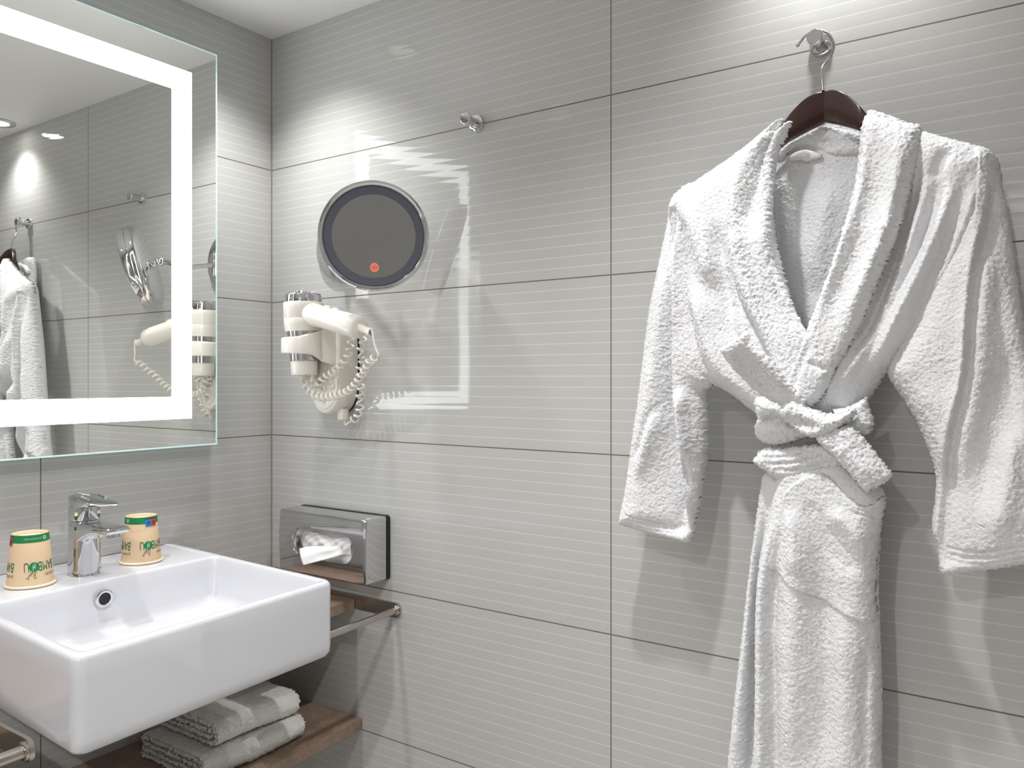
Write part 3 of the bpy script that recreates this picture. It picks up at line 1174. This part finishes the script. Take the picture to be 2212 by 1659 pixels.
# holder ring: a band round the nozzle that runs back into the mount
path = []
for i in range(25):
    a_ = math.radians(168 + (375 - 168) * i / 24)
    path.append((bx + 0.0452 * math.cos(a_), by + 0.0452 * math.sin(a_)))
path += [(0.281, -0.074), (0.288, -0.06), (0.291, -0.045)]
pp = np.array(path)
tg = np.gradient(pp, axis=0)
tg /= np.linalg.norm(tg, axis=1, keepdims=True)
nn = np.stack([tg[:, 1], -tg[:, 0]], 1)
L = []
for i in range(len(pp)):
    q = i / (len(pp) - 1)
    zt = 1.350 + 0.004 * q + 0.022 * max(0, (q - 0.55) / 0.45) ** 1.3
    zb = 1.3155 - 0.004 * max(0, (q - 0.4) / 0.6) - 0.028 * max(0, (q - 0.7) / 0.3) ** 1.5
    hw = 0.0042
    e = min(1, q / 0.03)
    hw *= 0.5 + 0.5 * e
    sec = rrect(-hw, hw, zb, zt, 0.0036 if hw > 0.004 else hw * 0.9, 4)
    L.append([(pp[i, 0] + nn[i, 0] * s_, pp[i, 1] + nn[i, 1] * s_, z_) for s_, z_ in sec])
v, f = g_loops(L)
obj('holder_ring', v, f, M['cream'], t, 50)
# the dryer itself
ax = Vector((-0.020, 0.004, 1)).normalized()
c0 = Vector((bx + 0.0015, by, 1.268))


def dl(name, prof, m, n=64, ang=35):
    return lathe(name, c0, ax, prof, m, t, n, ang)


dl('nozzle_tip', [(0.006, 0.020), (0.0, 0.0255), (0.0, 0.0278), (0.001, 0.0285), (0.030, 0.0302), (0.031, 0.0295)], M['cream'])
dl('chrome_tube', [(0.0305, 0.0298), (0.0315, 0.0312), (0.060, 0.0335), (0.098, 0.0372)], M['chrome'])
dl('motor_shell', [(0.0965, 0.034), (0.097, 0.0398), (0.099, 0.0412), (0.112, 0.0430), (0.125, 0.0437), (0.1262, 0.0432), (0.1274, 0.0437), (0.150, 0.0442), (0.1605, 0.0444), (0.162, 0.0436), (0.162, 0.0418)], M['cream'])
dl('chrome_cap', [(0.160, 0.0415), (0.177, 0.0412), (0.1805, 0.0398), (0.1830, 0.0365), (0.1836, 0.0355), (0.1828, 0.0335), (0.1848, 0.032), (0.1836, 0.029), (0.1856, 0.0275), (0.1844, 0.0245), (0.1862, 0.023), (0.185, 0.02), (0.1866, 0.0185), (0.1856, 0.0155), (0.187, 0.014), (0.186, 0.011), (0.187, 0.003)], M['chrome'])
h0 = Vector((bx + 0.025, by - 0.004, 1.404))
h1 = Vector((0.4265, -0.120, 1.3655))
hd = (h1 - h0)
hl = hd.length
hd.normalize()
lathe('handle', h0, hd, [(0, 0.0265), (0.02, 0.0255), (0.04, 0.0240), (0.06, 0.0238), (hl - 0.03, 0.0246), (hl - 0.012, 0.0246), (hl - 0.004, 0.0236), (hl, 0.0205), (hl + 0.001, 0.012)], M['cream'], t, 48, 50)
hs, hu, _ = frame_of(hd)
if hu.z < 0:
    hu = -hu
for k in range(2):
    c = h0 + hd * (0.062 + 0.030 * k) + hu * 0.0233
    V = []
    a3 = hu.cross(hd).normalized()
    for zz, kk in ((0, 1.0), (0.003, 0.95), (0.0042, 0.75)):
        V.append([c + hd * (0.0105 * kk * math.cos(q)) + a3 * (0.0055 * kk * math.sin(q)) + hu * zz for q in [2 * PI * i / 24 for i in range(24)]])
    v, f = g_loops(V)
    obj('button', v, f, M['cream_grey'], t, 50)
bt = h1 + hd * 0.040 + Vector((0, 0, -0.003))
lathe('cord_boot', h1 + hd * -0.001, (bt - h1), [(0, 0.0105), (0.006, 0.0085), (0.024, 0.0078), (0.036, 0.0088), (0.041, 0.0092), (0.0405, 0.0070), (0.030, 0.0055)], M['cream'], t, 24)


# coiled cord
def px3(px, py, y):
    return Vector(at_y(px, py, y))


way = [(803, 708, -0.128), (806, 724, -0.128), (809, 742, -0.126), (814, 757, -0.124), (817, 768, -0.122), (800, 780, -0.118), (792, 795, -0.112), (780, 812, -0.104), (766, 832, -0.098), (748, 847, -0.094), (722, 855, -0.090), (700, 858, -0.086),
       (680, 854, -0.085), (667, 842, -0.086), (659, 824, -0.089), (655, 814, -0.088), (664, 818, -0.080), (676, 832, -0.075), (690, 826, -0.074), (706, 812, -0.074), (724, 802, -0.074), (742, 784, -0.075), (752, 768, -0.075), (758, 744, -0.074), (760, 730, -0.070),
       (768, 722, -0.060), (780, 722, -0.050), (784, 738, -0.044), (778, 758, -0.040), (784, 778, -0.036), (776, 800, -0.032), (780, 830, -0.028), (776, 858, -0.026), (778, 880, -0.024), (770, 902, -0.022), (760, 908, -0.022), (752, 914, -0.024), (746, 918, -0.026), (745, 906, -0.028), (744, 896, -0.030)]
cp = spline([px3(*w) for w in way], 30)
cp = [Vector(p) for p in cp]
# resample evenly
cum = [0.0]
for i in range(1, len(cp)):
    cum.append(cum[-1] + (cp[i] - cp[i - 1]).length)
tot = cum[-1]
NS = 3600
res = []
k = 0
for i in range(NS):
    s = tot * i / (NS - 1)
    while k < len(cum) - 2 and cum[k + 1] < s:
        k += 1
    q = (s - cum[k]) / max(1e-9, cum[k + 1] - cum[k])
    res.append(cp[k].lerp(cp[k + 1], min(1, q)))
straight = (cp[120] - cp[0]).length
sl_ = cum[4 * 30]
pts = []
tangs = [(res[min(i + 3, NS - 1)] - res[max(i - 3, 0)]).normalized() for i in range(NS)]
u = frame_of(tangs[0])[0]
ph = 0.0
for i in range(NS):
    s = tot * i / (NS - 1)
    u = (u - tangs[i] * u.dot(tangs[i])).normalized()
    w = tangs[i].cross(u)
    fade = min(1, max(0, (s - sl_) / 0.012)) * min(1, max(0, (tot - 0.035 - s) / 0.012))
    ph += (tot / NS) / 0.0162 * 2 * PI * fade
    pts.append(res[i] + (u * math.cos(ph) + w * math.sin(ph)) * (0.0072 * fade))
v, f = g_tube(pts, 0.0026, 8)
obj('coiled_cord', v, f, M['cream'], t, 60)
box('cord_outlet', (0.274, -0.040, 1.166), (0.292, -0.020, 1.192), M['cream'], t, 0.003)


# ------------------------------------------------------------------ wall hooks
def hook(x, z, label):
    t = thing('wall_hook', label, 'hook', (x, 0, z), 'round chrome hooks on the tiled wall')
    lathe('flange', (x, 0, z), (0, -1, 0), [(0, 0.0172), (0.007, 0.0172), (0.0085, 0.0165), (0.009, 0.0150), (0.009, 0.009)], M['chrome'], t, 48)
    lathe('stem', (x, -0.008, z), (0, -1, 0), [(0, 0.0088), (0.024, 0.0086), (0.027, 0.0090), (0.029, 0.0118), (0.030, 0.0125), (0.0345, 0.0127), (0.0358, 0.0122), (0.0365, 0.0112), (0.0366, 0.0100)], M['chrome'], t, 48)
    return t


hook(0.6425, 1.7812, 'chrome wall hook with nothing on it, above and right of the round mirror')
hook(1.3165, 1.7822, 'chrome wall hook holding the wooden hanger and bathrobe')

# ------------------------------------------------------------------ hanger
t = thing('coat_hanger', 'dark brown wooden coat hanger with steel wire hook inside the bathrobe', 'hanger', (1.3328, -0.05, 1.694))
YH = -0.033
wire = [(1724, 97), (1731, 88), (1737, 80), (1745, 74), (1755, 69), (1772, 66), (1788, 72), (1798, 86), (1801, 100), (1796, 118), (1786, 132), (1778, 142), (1775, 150), (1776, 168), (1778, 196)]
wp = []
for i, (a_, b_) in enumerate(wire):
    q = max(0, (i - 9) / 5)
    wp.append(at_y(a_, b_, YH - 0.020 * q))
wsp = spline(wp, 8)
tube('hook_wire', wsp, 0.0020, M['steel'], t, 12)
lathe('wire_tip', Vector(wsp[0]), Vector(wsp[0]) - Vector(wsp[4]), [(-0.001, 0.002), (0.0005, 0.0028), (0.0025, 0.0026), (0.0035, 0.0012)], M['steel'], t, 14)
# two arms meeting at a crease, sweeping forward
top = [(1.190, 1.566), (1.228, 1.590), (1.256, 1.622), (1.281, 1.658), (1.303, 1.682), (1.3185, 1.6915), (1.3328, 1.6945)]
bot = [(1.190, 1.546), (1.232, 1.582), (1.2575, 1.603), (1.283, 1.622), (1.305, 1.634), (1.319, 1.641), (1.3328, 1.6475)]
half_ = list(zip(spline(top, 6), spline(bot, 6)))
for sgn, lab in ((-1, 'hanger_arm'), (1, 'hanger_arm')):
    L = []
    for (tp, bp_) in half_:
        x = 1.3328 - sgn * (tp[0] - 1.3328) if sgn == 1 else tp[0]
        xb = 1.3328 - sgn * (bp_[0] - 1.3328) if sgn == 1 else bp_[0]
        dxa = abs(x - 1.3328)
        yy = -0.046 - 0.34 * min(dxa, 0.055) - 0.02 * dxa
        zt_, zb_ = tp[1], bp_[1]
        if sgn == 1:
            pass
        hwid = 0.0065
        sec = rrect(-hwid, hwid, zb_, zt_, 0.0030, 3)
        L.append([(x + (xb - x) * (1 - (c_ - zb_) / max(1e-6, zt_ - zb_)), yy + s_, c_) for s_, c_ in sec])
    v, f = g_loops(L)
    obj(lab, v, f, M['wood'], t, 40)

# ------------------------------------------------------------------ bathrobe
ROBE = thing('bathrobe', 'white terry bathrobe with tied belt hanging on the wall', 'bathrobe', (1.30, -0.08, 0.64))
GRID = 0.0016


def seg_dist(X, Z, P, signed=False):
    """distance from points to polyline P (n,2); also arc position 0..1"""
    best = np.full(X.shape, 1e9)
    pos = np.zeros(X.shape)
    sd = np.zeros(X.shape)
    A_, B_ = P[:-1], P[1:]
    ln = np.linalg.norm(B_ - A_, axis=1)
    cu = np.concatenate([[0], np.cumsum(ln)])
    for i in range(len(A_)):
        d = B_[i] - A_[i]
        L2 = d @ d + 1e-12
        tt_ = np.clip(((X - A_[i, 0]) * d[0] + (Z - A_[i, 1]) * d[1]) / L2, 0, 1)
        dx = X - (A_[i, 0] + tt_ * d[0])
        dz = Z - (A_[i, 1] + tt_ * d[1])
        q = dx * dx + dz * dz
        b = q < best
        best = np.where(b, q, best)
        pos = np.where(b, (cu[i] + tt_ * ln[i]) / cu[-1], pos)
        if signed:
            sd = np.where(b, np.sign(d[0] * (Z - A_[i, 1]) - d[1] * (X - A_[i, 0])), sd)
    return np.sqrt(best), pos, sd


def inside(X, Z, P):
    r = np.zeros(X.shape, bool)
    n = len(P)
    j = n - 1
    for i in range(n):
        c = ((P[i, 1] > Z) != (P[j, 1] > Z)) & (X < (P[j, 0] - P[i, 0]) * (Z - P[i, 1]) / (P[j, 1] - P[i, 1] + 1e-15) + P[i, 0])
        r ^= c
        j = i
    return r


class Cloth:
    """a padded cloth piece facing the room: outline and folds are measured on a plane y = Y parallel to the wall"""

    def __init__(s, outline, Y, D, R, folds=(), base=None, back=None, sub=6, nub=0.0010, seed=0, hem=None):
        s.Y, s.D, s.R, s.base, s.seed, s.nub = Y, D, R, base, seed, nub
        s.back = D * 0.6 if back is None else back
        P = [at_y(a_, b_, Y)[[0, 2]] for a_, b_ in outline]
        s.P = np.array(spline(P, sub, True))
        s.folds = []
        for fd in folds:
            kind, pts, w, amp = fd[:4]
            Q = np.array(spline([at_y(a_, b_, Y)[[0, 2]] for a_, b_ in pts], 5))
            s.folds.append((kind, Q, w, amp * (1.5 if w > 0.0055 and kind == 'g' else 1.0)))

    def relief(s, X, Z):
        r = np.zeros(X.shape)
        for kind, Q, w, amp in s.folds:
            d, pos, sd = seg_dist(X, Z, Q, kind != 'g')
            ends = np.clip(np.minimum(pos, 1 - pos) / 0.28, 0, 1) if kind != 's' else np.clip(np.minimum(pos, 1 - pos) / 0.05, 0, 1)
            # points beyond the ends
            ends = ends * (3 - 2 * ends) * ends
            if kind == 'g':
                r += amp * np.exp(-(d / w) ** 2) * ends
            elif kind == 's':          # step: falls away on the left of the drawn line
                sgd = d * sd
                e_ = 0.006
                u_ = np.clip((sgd + e_) / (2 * e_), 0, 1)
                r += amp * np.exp(-np.clip(sgd, 0, None) / w) * u_ * u_ * (3 - 2 * u_) * ends
        return r

    def front(s, X, Z, nubs=False):
        d, _, _ = seg_dist(X, Z, np.vstack([s.P, s.P[:1]]))
        ins = inside(X, Z, s.P)
        d = np.where(ins, d, 0)
        q = np.clip(d / s.R, 0, 1)
        prof = np.sqrt(np.clip(1 - (1 - q) ** 2, 0, 1))
        y0 = s.Y if s.base is None else s.base(X, Z)
        fade = np.clip(d / (s.R * 0.5), 0, 1)
        y = y0 - s.D * prof - s.relief(X, Z) * fade
        y -= 0.0016 * vnoise(X, Z, 0.035, s.seed + 3) * fade
        return y, d, y0

    def build(s, name, parent, m=None, h=None):
        h = h or GRID
        lo = s.P.min(0) - 2 * h
        hi = s.P.max(0) + 2 * h
        xs = np.arange(lo[0], hi[0], h)
        zs = np.arange(lo[1], hi[1], h)
        X, Z = np.meshgrid(xs, zs, indexing='ij')
        ring = np.vstack([s.P, s.P[:1]])
        d, pos, _ = seg_dist(X, Z, ring)
        ins = inside(X, Z, s.P)
        sd = np.where(ins, d, -d)
        # snap grid points near the outline onto it
        near = np.abs(sd) < h * 0.55
        ln = np.concatenate([[0], np.cumsum(np.linalg.norm(np.diff(ring, axis=0), axis=1))])
        L = ln[-1]
        px = np.interp(pos * L, ln, ring[:, 0])
        pz = np.interp(pos * L, ln, ring[:, 1])
        X = np.where(near, px, X)
        Z = np.where(near, pz, Z)
        keep = (sd > 0) | near
        y, dd, y0 = s.front(X, Z)
        dd = np.where(near, 0, dd)
        G = np.stack([X, y, Z], -1)
        N = fuzz_normals(None, G)
        N = np.where((N[..., 1] > 0)[..., None], -N, N)
        r1 = rng.normal(0, 1, X.shape)
        r1 = 0.65 * r1 + 0.35 * (np.roll(r1, 1, 0) + np.roll(r1, 1, 1))
        G = G + N * (s.nub * 0.62 * r1)[..., None]
        G[..., 0] += rng.normal(0, s.nub * 0.35, X.shape)
        G[..., 2] += rng.normal(0, s.nub * 0.35, X.shape)
        edge = near
        # back sheet
        q = np.clip(dd / s.R, 0, 1)
        yb = y0 + s.back * np.sqrt(np.clip(1 - (1 - q) ** 2, 0, 1))
        yb = np.minimum(yb, -0.006)
        yb = np.maximum(yb, G[..., 1] + 0.001)
        B = np.stack([G[..., 0], yb, G[..., 2]], -1)
        cell = keep[:-1, :-1] & keep[1:, :-1] & keep[:-1, 1:] & keep[1:, 1:]
        idx = -np.ones(X.shape, int)
        used = np.zeros(X.shape, bool)
        for a_, b_ in ((0, 0), (1, 0), (0, 1), (1, 1)):
            used[a_:X.shape[0] - 1 + a_, b_:X.shape[1] - 1 + b_] |= cell
        # boundary of the used cells is shared by both sheets
        cnt = np.zeros(X.shape, int)
        for a_, b_ in ((0, 0), (1, 0), (0, 1), (1, 1)):
            cnt[a_:X.shape[0] - 1 + a_, b_:X.shape[1] - 1 + b_] += cell
        bnd = used & (cnt < 4)
        nf = used.sum()
        idx[used] = np.arange(nf)
        inner = used & ~bnd
        idb = idx.copy()
        idb[inner] = nf + np.arange(inner.sum())
        V = np.concatenate([G[used], B[inner]])
        ci, cj = np.nonzero(cell)

        def quads(ii, flip):
            q_ = np.stack([ii[ci, cj], ii[ci + 1, cj], ii[ci + 1, cj + 1], ii[ci, cj + 1]], 1)
            return q_[:, ::-1] if flip else q_

        Q = np.concatenate([quads(idx, False), quads(idb, True)])
        return np_mesh(name, V, Q, m or M['robe'], parent)

    def y_at(s, off):
        return lambda X, Z: s.front(X, Z)[0] + off


# back of the robe seen between the lapels
back = Cloth([(1655, 300), (1700, 268), (1778, 262), (1850, 275), (1885, 300), (1885, 420), (1880, 600), (1850, 760), (1770, 800), (1700, 740), (1665, 620), (1650, 450)], -0.022, 0.008, 0.02,
             [('g', [(1690, 350), (1700, 450), (1720, 600)], 0.018, 0.006), ('g', [(1800, 380), (1770, 520), (1755, 640)], 0.02, 0.008)], seed=1, back=0.01)
back.build('back_panel', ROBE)
cb = Cloth([(1674, 330), (1700, 308), (1745, 285), (1778, 272), (1820, 280), (1862, 292), (1864, 330), (1830, 338), (1795, 336), (1778, 328), (1740, 316), (1712, 326), (1692, 346), (1676, 348)], -0.027, 0.011, 0.010,
           [('g', [(1782, 300), (1790, 318), (1792, 332)], 0.006, -0.006)], seed=2, back=0.004)
cb.build('inner_collar', ROBE)
lb = Cloth([(1704, 342), (1716, 330), (1740, 323), (1765, 328), (1777, 334), (1772, 342), (1756, 345), (1742, 350), (1728, 346), (1712, 348)], -0.036, 0.005, 0.006, nub=0.0, seed=3, back=0.002)
lab_ = lb.build('care_label', ROBE, M['label'], 0.0015)
lab_['label'] = 'smooth white satin label'

# fronts
fl = Cloth([(1694, 258), (1650, 290), (1600, 330), (1550, 365), (1500, 398), (1462, 425), (1452, 470), (1462, 560), (1462, 700), (1464, 820), (1480, 848), (1510, 842), (1545, 833), (1590, 858), (1636, 893), (1700, 915), (1760, 900), (1765, 820), (1740, 740), (1710, 640), (1680, 520), (1672, 420), (1672, 330)], -0.082, 0.052, 0.055, back=-0.022, folds=
           [('g', [(1495, 425), (1518, 480), (1545, 550), (1570, 640)], 0.016, 0.012),
            ('g', [(1483, 450), (1485, 560), (1492, 680), (1500, 790)], 0.010, -0.020),
            ('g', [(1565, 480), (1580, 580), (1600, 680), (1640, 790)], 0.012, -0.011),
            ('g', [(1520, 600), (1545, 700), (1580, 800), (1640, 880)], 0.014, 0.010),
            ('g', [(1508, 640), (1525, 740), (1560, 830)], 0.008, -0.006),
            ('g', [(1600, 660), (1630, 740), (1670, 830)], 0.012, 0.008)], seed=4)
fl.build('left_front', ROBE)
fr = Cloth([(1905, 262), (1990, 284), (2060, 303), (2112, 318), (2150, 336), (2164, 400), (2140, 480), (2100, 570), (2050, 660), (1995, 735), (1945, 790), (1920, 806), (1892, 845), (1872, 872), (1840, 905), (1760, 905), (1700, 900), (1690, 860), (1715, 790), (1752, 715), (1790, 620), (1830, 500), (1852, 380), (1866, 270)], -0.082, 0.054, 0.05, back=-0.022, folds=
           [('g', [(1995, 330), (1985, 420), (1955, 540), (1900, 690), (1835, 820)], 0.010, -0.018),
            ('g', [(2022, 370), (2000, 480), (1950, 620), (1880, 760), (1815, 870)], 0.012, 0.013),
            ('g', [(2050, 360), (2022, 460), (1975, 590), (1905, 740), (1835, 860)], 0.010, -0.014),
            ('g', [(2080, 380), (2050, 490), (1995, 610), (1930, 730), (1860, 840)], 0.014, 0.013),
            ('g', [(2098, 372), (2078, 460), (2040, 560), (1985, 670), (1925, 770)], 0.010, -0.010),
            ('g', [(2130, 380), (2110, 460), (2072, 560), (2010, 680)], 0.012, 0.010),
            ('g', [(2055, 330), (2040, 370), (2025, 410)], 0.008, -0.008)], seed=5)
fr.build('right_front', ROBE)

# sleeves
sl1 = Cloth([(1500, 398), (1478, 410), (1462, 424), (1452, 446), (1446, 480), (1430, 560), (1410, 660), (1396, 760), (1384, 860), (1370, 960), (1356, 1060), (1344, 1122), (1352, 1134), (1410, 1152), (1470, 1166), (1494, 1167), (1506, 1120), (1520, 1040), (1530, 960), (1530, 880), (1528, 846), (1548, 826), (1546, 770), (1530, 680), (1516, 590), (1506, 500), (1508, 430)], -0.088, 0.048, 0.042,
            [('g', [(1478, 430), (1462, 520), (1448, 640), (1434, 780), (1424, 900), (1416, 1060)], 0.024, 0.016),
             ('s', [(1506, 1170), (1492, 1080), (1478, 960), (1472, 850), (1472, 760), (1474, 640), (1476, 540), (1480, 450)], 0.05, -0.048),
             ('g', [(1500, 830), (1492, 890), (1500, 950), (1515, 1000)], 0.010, 0.013),
             ('g', [(1484, 850), (1482, 920), (1496, 1010), (1508, 1080)], 0.006, -0.010),
             ('g', [(1450, 880), (1425, 950), (1392, 1040)], 0.010, 0.005),
             ('g', [(1440, 860), (1412, 930), (1384, 1000)], 0.007, -0.005),
             ('g', [(1350, 1108), (1400, 1126), (1460, 1140), (1500, 1142)], 0.0022, -0.0035),
             ('g', [(1350, 1116), (1400, 1134), (1460, 1148), (1500, 1150)], 0.0022, -0.0035),
             ('g', [(1352, 1100), (1400, 1117), (1460, 1131), (1504, 1133)], 0.0022, -0.0035)], seed=6)
sl1.build('left_sleeve', ROBE)
sl2 = Cloth([(2110, 318), (2140, 326), (2156, 350), (2166, 400), (2180, 470), (2192, 560), (2206, 660), (2226, 800), (2246, 950), (2262, 1100), (2258, 1200), (2190, 1222), (2110, 1232), (2036, 1236), (2026, 1180), (2014, 1136), (2022, 1060), (2018, 1005), (1985, 920), (1952, 862), (1918, 802), (1950, 720), (1998, 610), (2040, 500), (2078, 400), (2095, 340)], -0.088, 0.050, 0.045,
            [('s', [(2152, 380), (2135, 480), (2112, 580), (2100, 700), (2090, 820), (2062, 930), (2042, 1040), (2032, 1150), (2036, 1240)], 0.06, -0.030),
             ('g', [(2165, 440), (2140, 550), (2124, 680), (2112, 820), (2086, 950), (2070, 1080)], 0.016, 0.012),
             ('g', [(2205, 700), (2180, 850), (2150, 1000), (2120, 1120)], 0.022, -0.010),
             ('g', [(2200, 900), (2170, 1050), (2150, 1180)], 0.014, 0.008),
             ('g', [(2020, 1150), (2050, 1176), (2130, 1184), (2260, 1160)], 0.0022, -0.0035),
             ('g', [(2024, 1168), (2056, 1190), (2130, 1198), (2260, 1174)], 0.0022, -0.0035),
             ('g', [(2028, 1184), (2060, 1204), (2130, 1211), (2260, 1188)], 0.0022, -0.0035),
             ('g', [(2030, 1200), (2064, 1218), (2130, 1222), (2260, 1202)], 0.0022, -0.0035)], seed=7)
sl2.build('right_sleeve', ROBE)

# skirt: under flap, then the overlapping front
sku = Cloth([(1655, 1020), (1700, 1000), (1760, 1000), (1760, 1200), (1740, 1450), (1740, 1800), (1560, 1800), (1568, 1720), (1574, 1650), (1590, 1500), (1604, 1380), (1618, 1250), (1632, 1140), (1644, 1060)], -0.088, 0.026, 0.028,
            [('g', [(1655, 1080), (1634, 1200), (1616, 1380), (1596, 1600), (1586, 1760)], 0.012, 0.008),
             ('g', [(1670, 1050), (1642, 1230), (1634, 1450), (1626, 1660), (1624, 1800)], 0.008, -0.024)], seed=8)
sku.build('under_flap', ROBE)
sko = Cloth([(1690, 1000), (1760, 985), (1830, 985), (1880, 1030), (1912, 1066), (1913, 1100), (1904, 1150), (1898, 1250), (1901, 1360), (1905, 1500), (1904, 1650), (1906, 1800), (1628, 1800), (1632, 1650), (1637, 1500), (1637, 1380), (1640, 1260), (1652, 1170), (1668, 1100), (1680, 1040)], -0.098, 0.044, 0.026,
            [('g', [(1700, 1060), (1686, 1140), (1668, 1250), (1662, 1400), (1660, 1600), (1660, 1790)], 0.012, 0.010),
             ('g', [(1712, 1050), (1704, 1130), (1690, 1220), (1684, 1360), (1690, 1560), (1690, 1780)], 0.009, -0.010),
             ('g', [(1760, 1040), (1745, 1150), (1735, 1300), (1730, 1480), (1730, 1700)], 0.020, 0.009),
             ('g', [(1790, 1100), (1795, 1250), (1800, 1450), (1800, 1700)], 0.016, -0.008),
             ('g', [(1840, 1250), (1838, 1400), (1835, 1550), (1835, 1750)], 0.018, 0.007),
             ('g', [(1890, 1340), (1880, 1480), (1878, 1700)], 0.008, -0.005)], seed=9)
sko.build('front_skirt', ROBE)
pk = Cloth([(1716, 1052), (1760, 1020), (1800, 1016), (1835, 1050), (1868, 1078), (1895, 1082), (1914, 1066), (1916, 1090), (1908, 1140), (1901, 1200), (1898, 1270), (1897, 1334), (1860, 1318), (1815, 1296), (1770, 1270), (1735, 1252), (1705, 1228), (1682, 1212), (1690, 1160), (1702, 1100)], -0.092, 0.0065, 0.006,
           [('g', [(1800, 1090), (1850, 1120), (1880, 1160), (1895, 1200)], 0.012, 0.006),
            ('g', [(1760, 1060), (1790, 1130), (1840, 1190), (1885, 1230)], 0.012, -0.006),
            ('g', [(1730, 1080), (1735, 1150), (1745, 1230)], 0.012, 0.006),
            ('g', [(1862, 1086), (1892, 1094), (1912, 1084)], 0.002, -0.003),
            ('g', [(1850, 1092), (1890, 1103), (1912, 1094)], 0.002, -0.003)], base=sko.y_at(0.001), seed=10, back=0.001)
pk.build('pocket', ROBE)

# shawl collar
lapl = Cloth([(1700, 250), (1672, 272), (1640, 300), (1610, 345), (1590, 395), (1582, 450), (1582, 520), (1592, 590), (1612, 650), (1640, 700), (1668, 760), (1690, 820), (1730, 850), (1765, 810), (1760, 740), (1735, 690), (1705, 625), (1680, 560), (1672, 480), (1670, 400), (1674, 330), (1692, 278)], -0.112, 0.024, 0.016, back=0.004, folds=
             [('g', [(1610, 380), (1604, 480), (1618, 590), (1655, 690), (1700, 790)], 0.010, 0.005),
              ('g', [(1640, 340), (1632, 460), (1645, 570), (1680, 660), (1720, 760)], 0.014, -0.006),
              ('g', [(1672, 560), (1700, 650), (1738, 740)], 0.004, -0.005),
              ],
             base=lambda X, Z: np.minimum(fl.front(X, Z)[0] + 0.006, -0.085 - 0.30 * np.clip(1.62 - Z, 0, 0.16)), seed=11, nub=0.0013)
lapl.build('left_lapel', ROBE)
lapr = Cloth([(1872, 228), (1905, 236), (1950, 254), (1986, 268), (1988, 310), (1982, 360), (1966, 430), (1942, 520), (1905, 610), (1872, 690), (1842, 752), (1815, 796), (1800, 830), (1775, 868), (1745, 880), (1705, 870), (1702, 830), (1722, 780), (1752, 712), (1786, 625), (1815, 545), (1838, 455), (1850, 370), (1858, 290), (1864, 242)], -0.118, 0.023, 0.016, back=0.004, folds=
             [('g', [(1955, 290), (1950, 380), (1920, 510), (1870, 630), (1825, 740)], 0.010, 0.005),
              ('g', [(1905, 270), (1900, 390), (1872, 510), (1825, 630), (1780, 740)], 0.016, -0.007),
              ('g', [(1880, 260), (1872, 380), (1850, 480), (1806, 600), (1765, 710)], 0.008, 0.004),
              ('g', [(1755, 782), (1780, 792), (1808, 800)], 0.004, -0.006), ('g', [(1770, 730), (1745, 790), (1725, 850)], 0.005, -0.005)],
             base=lambda X, Z: np.minimum(fr.front(X, Z)[0] + 0.004, -0.092 - 0.28 * np.clip(1.62 - Z, 0, 0.16)), seed=12, nub=0.0013)
lapr.build('right_lapel', ROBE)

# belt
BELT = Cloth([(1634, 862), (1660, 852), (1700, 868), (1740, 890), (1800, 900), (1850, 880), (1874, 872), (1882, 905), (1884, 935), (1850, 940), (1800, 945), (1750, 945), (1700, 960), (1665, 962), (1642, 950), (1632, 925), (1638, 905), (1634, 885)], -0.118, 0.030, 0.028,
             [('g', [(1636, 910), (1690, 906), (1740, 925)], 0.006, -0.010)], seed=13, nub=0.0014)
belt = BELT.build('belt', ROBE)
b2 = Cloth([(1630, 990), (1650, 968), (1690, 968), (1740, 962), (1790, 956), (1830, 960), (1830, 1000), (1800, 1012), (1750, 1022), (1710, 1034), (1680, 1034), (1655, 1018), (1632, 1002)], -0.128, 0.018, 0.016,
           [('g', [(1650, 998), (1700, 1000), (1800, 980)], 0.0025, -0.004), ('g', [(1670, 1014), (1720, 1012), (1810, 994)], 0.0025, -0.004), ('g', [(1645, 984), (1700, 985), (1800, 968)], 0.0025, -0.004)], seed=14, nub=0.0014)
b2.build('belt_wrap', belt)
b3 = Cloth([(1800, 884), (1830, 880), (1862, 862), (1872, 856), (1878, 880), (1888, 914), (1876, 928), (1845, 934), (1815, 925)], -0.128, 0.018, 0.014, seed=15, nub=0.0014)
b3.build('belt_wrap', belt)
b4 = Cloth([(1573, 760), (1590, 745), (1615, 732), (1634, 722), (1648, 742), (1680, 780), (1712, 830), (1740, 868), (1720, 890), (1680, 875), (1650, 858), (1620, 830), (1592, 795)], -0.166, 0.014, 0.012,
           [('g', [(1604, 764), (1640, 815), (1690, 860)], 0.012, -0.007), ('g', [(1634, 736), (1670, 790), (1716, 850)], 0.006, 0.004)],
           base=lambda X, Z: -0.158 - 0.50 * np.clip(Z - 1.222, 0, 0.2), seed=16, nub=0.0014)
b4.build('belt_end', belt)
b5 = Cloth([(1765, 945), (1800, 925), (1840, 920), (1862, 940), (1890, 975), (1925, 1018), (1920, 1036), (1898, 1050), (1872, 1060), (1850, 1040), (1820, 1005), (1785, 970)], -0.160, 0.014, 0.012,
           [('g', [(1810, 950), (1850, 990), (1895, 1035)], 0.012, 0.004)], seed=17, nub=0.0016)
b5.build('belt_end', belt)
b6 = Cloth([(1684, 890), (1700, 868), (1722, 862), (1750, 880), (1790, 893), (1822, 890), (1846, 882), (1850, 892), (1830, 915), (1800, 935), (1765, 946), (1735, 938), (1705, 915)], -0.160, 0.022, 0.016,
           [('g', [(1690, 905), (1740, 915), (1790, 925)], 0.008, -0.006)], seed=18, nub=0.0016)
b6.build('belt_knot', belt)

print('scene built: objects', len(bpy.data.objects), 'verts', sum(len(m_.vertices) for m_ in bpy.data.meshes))
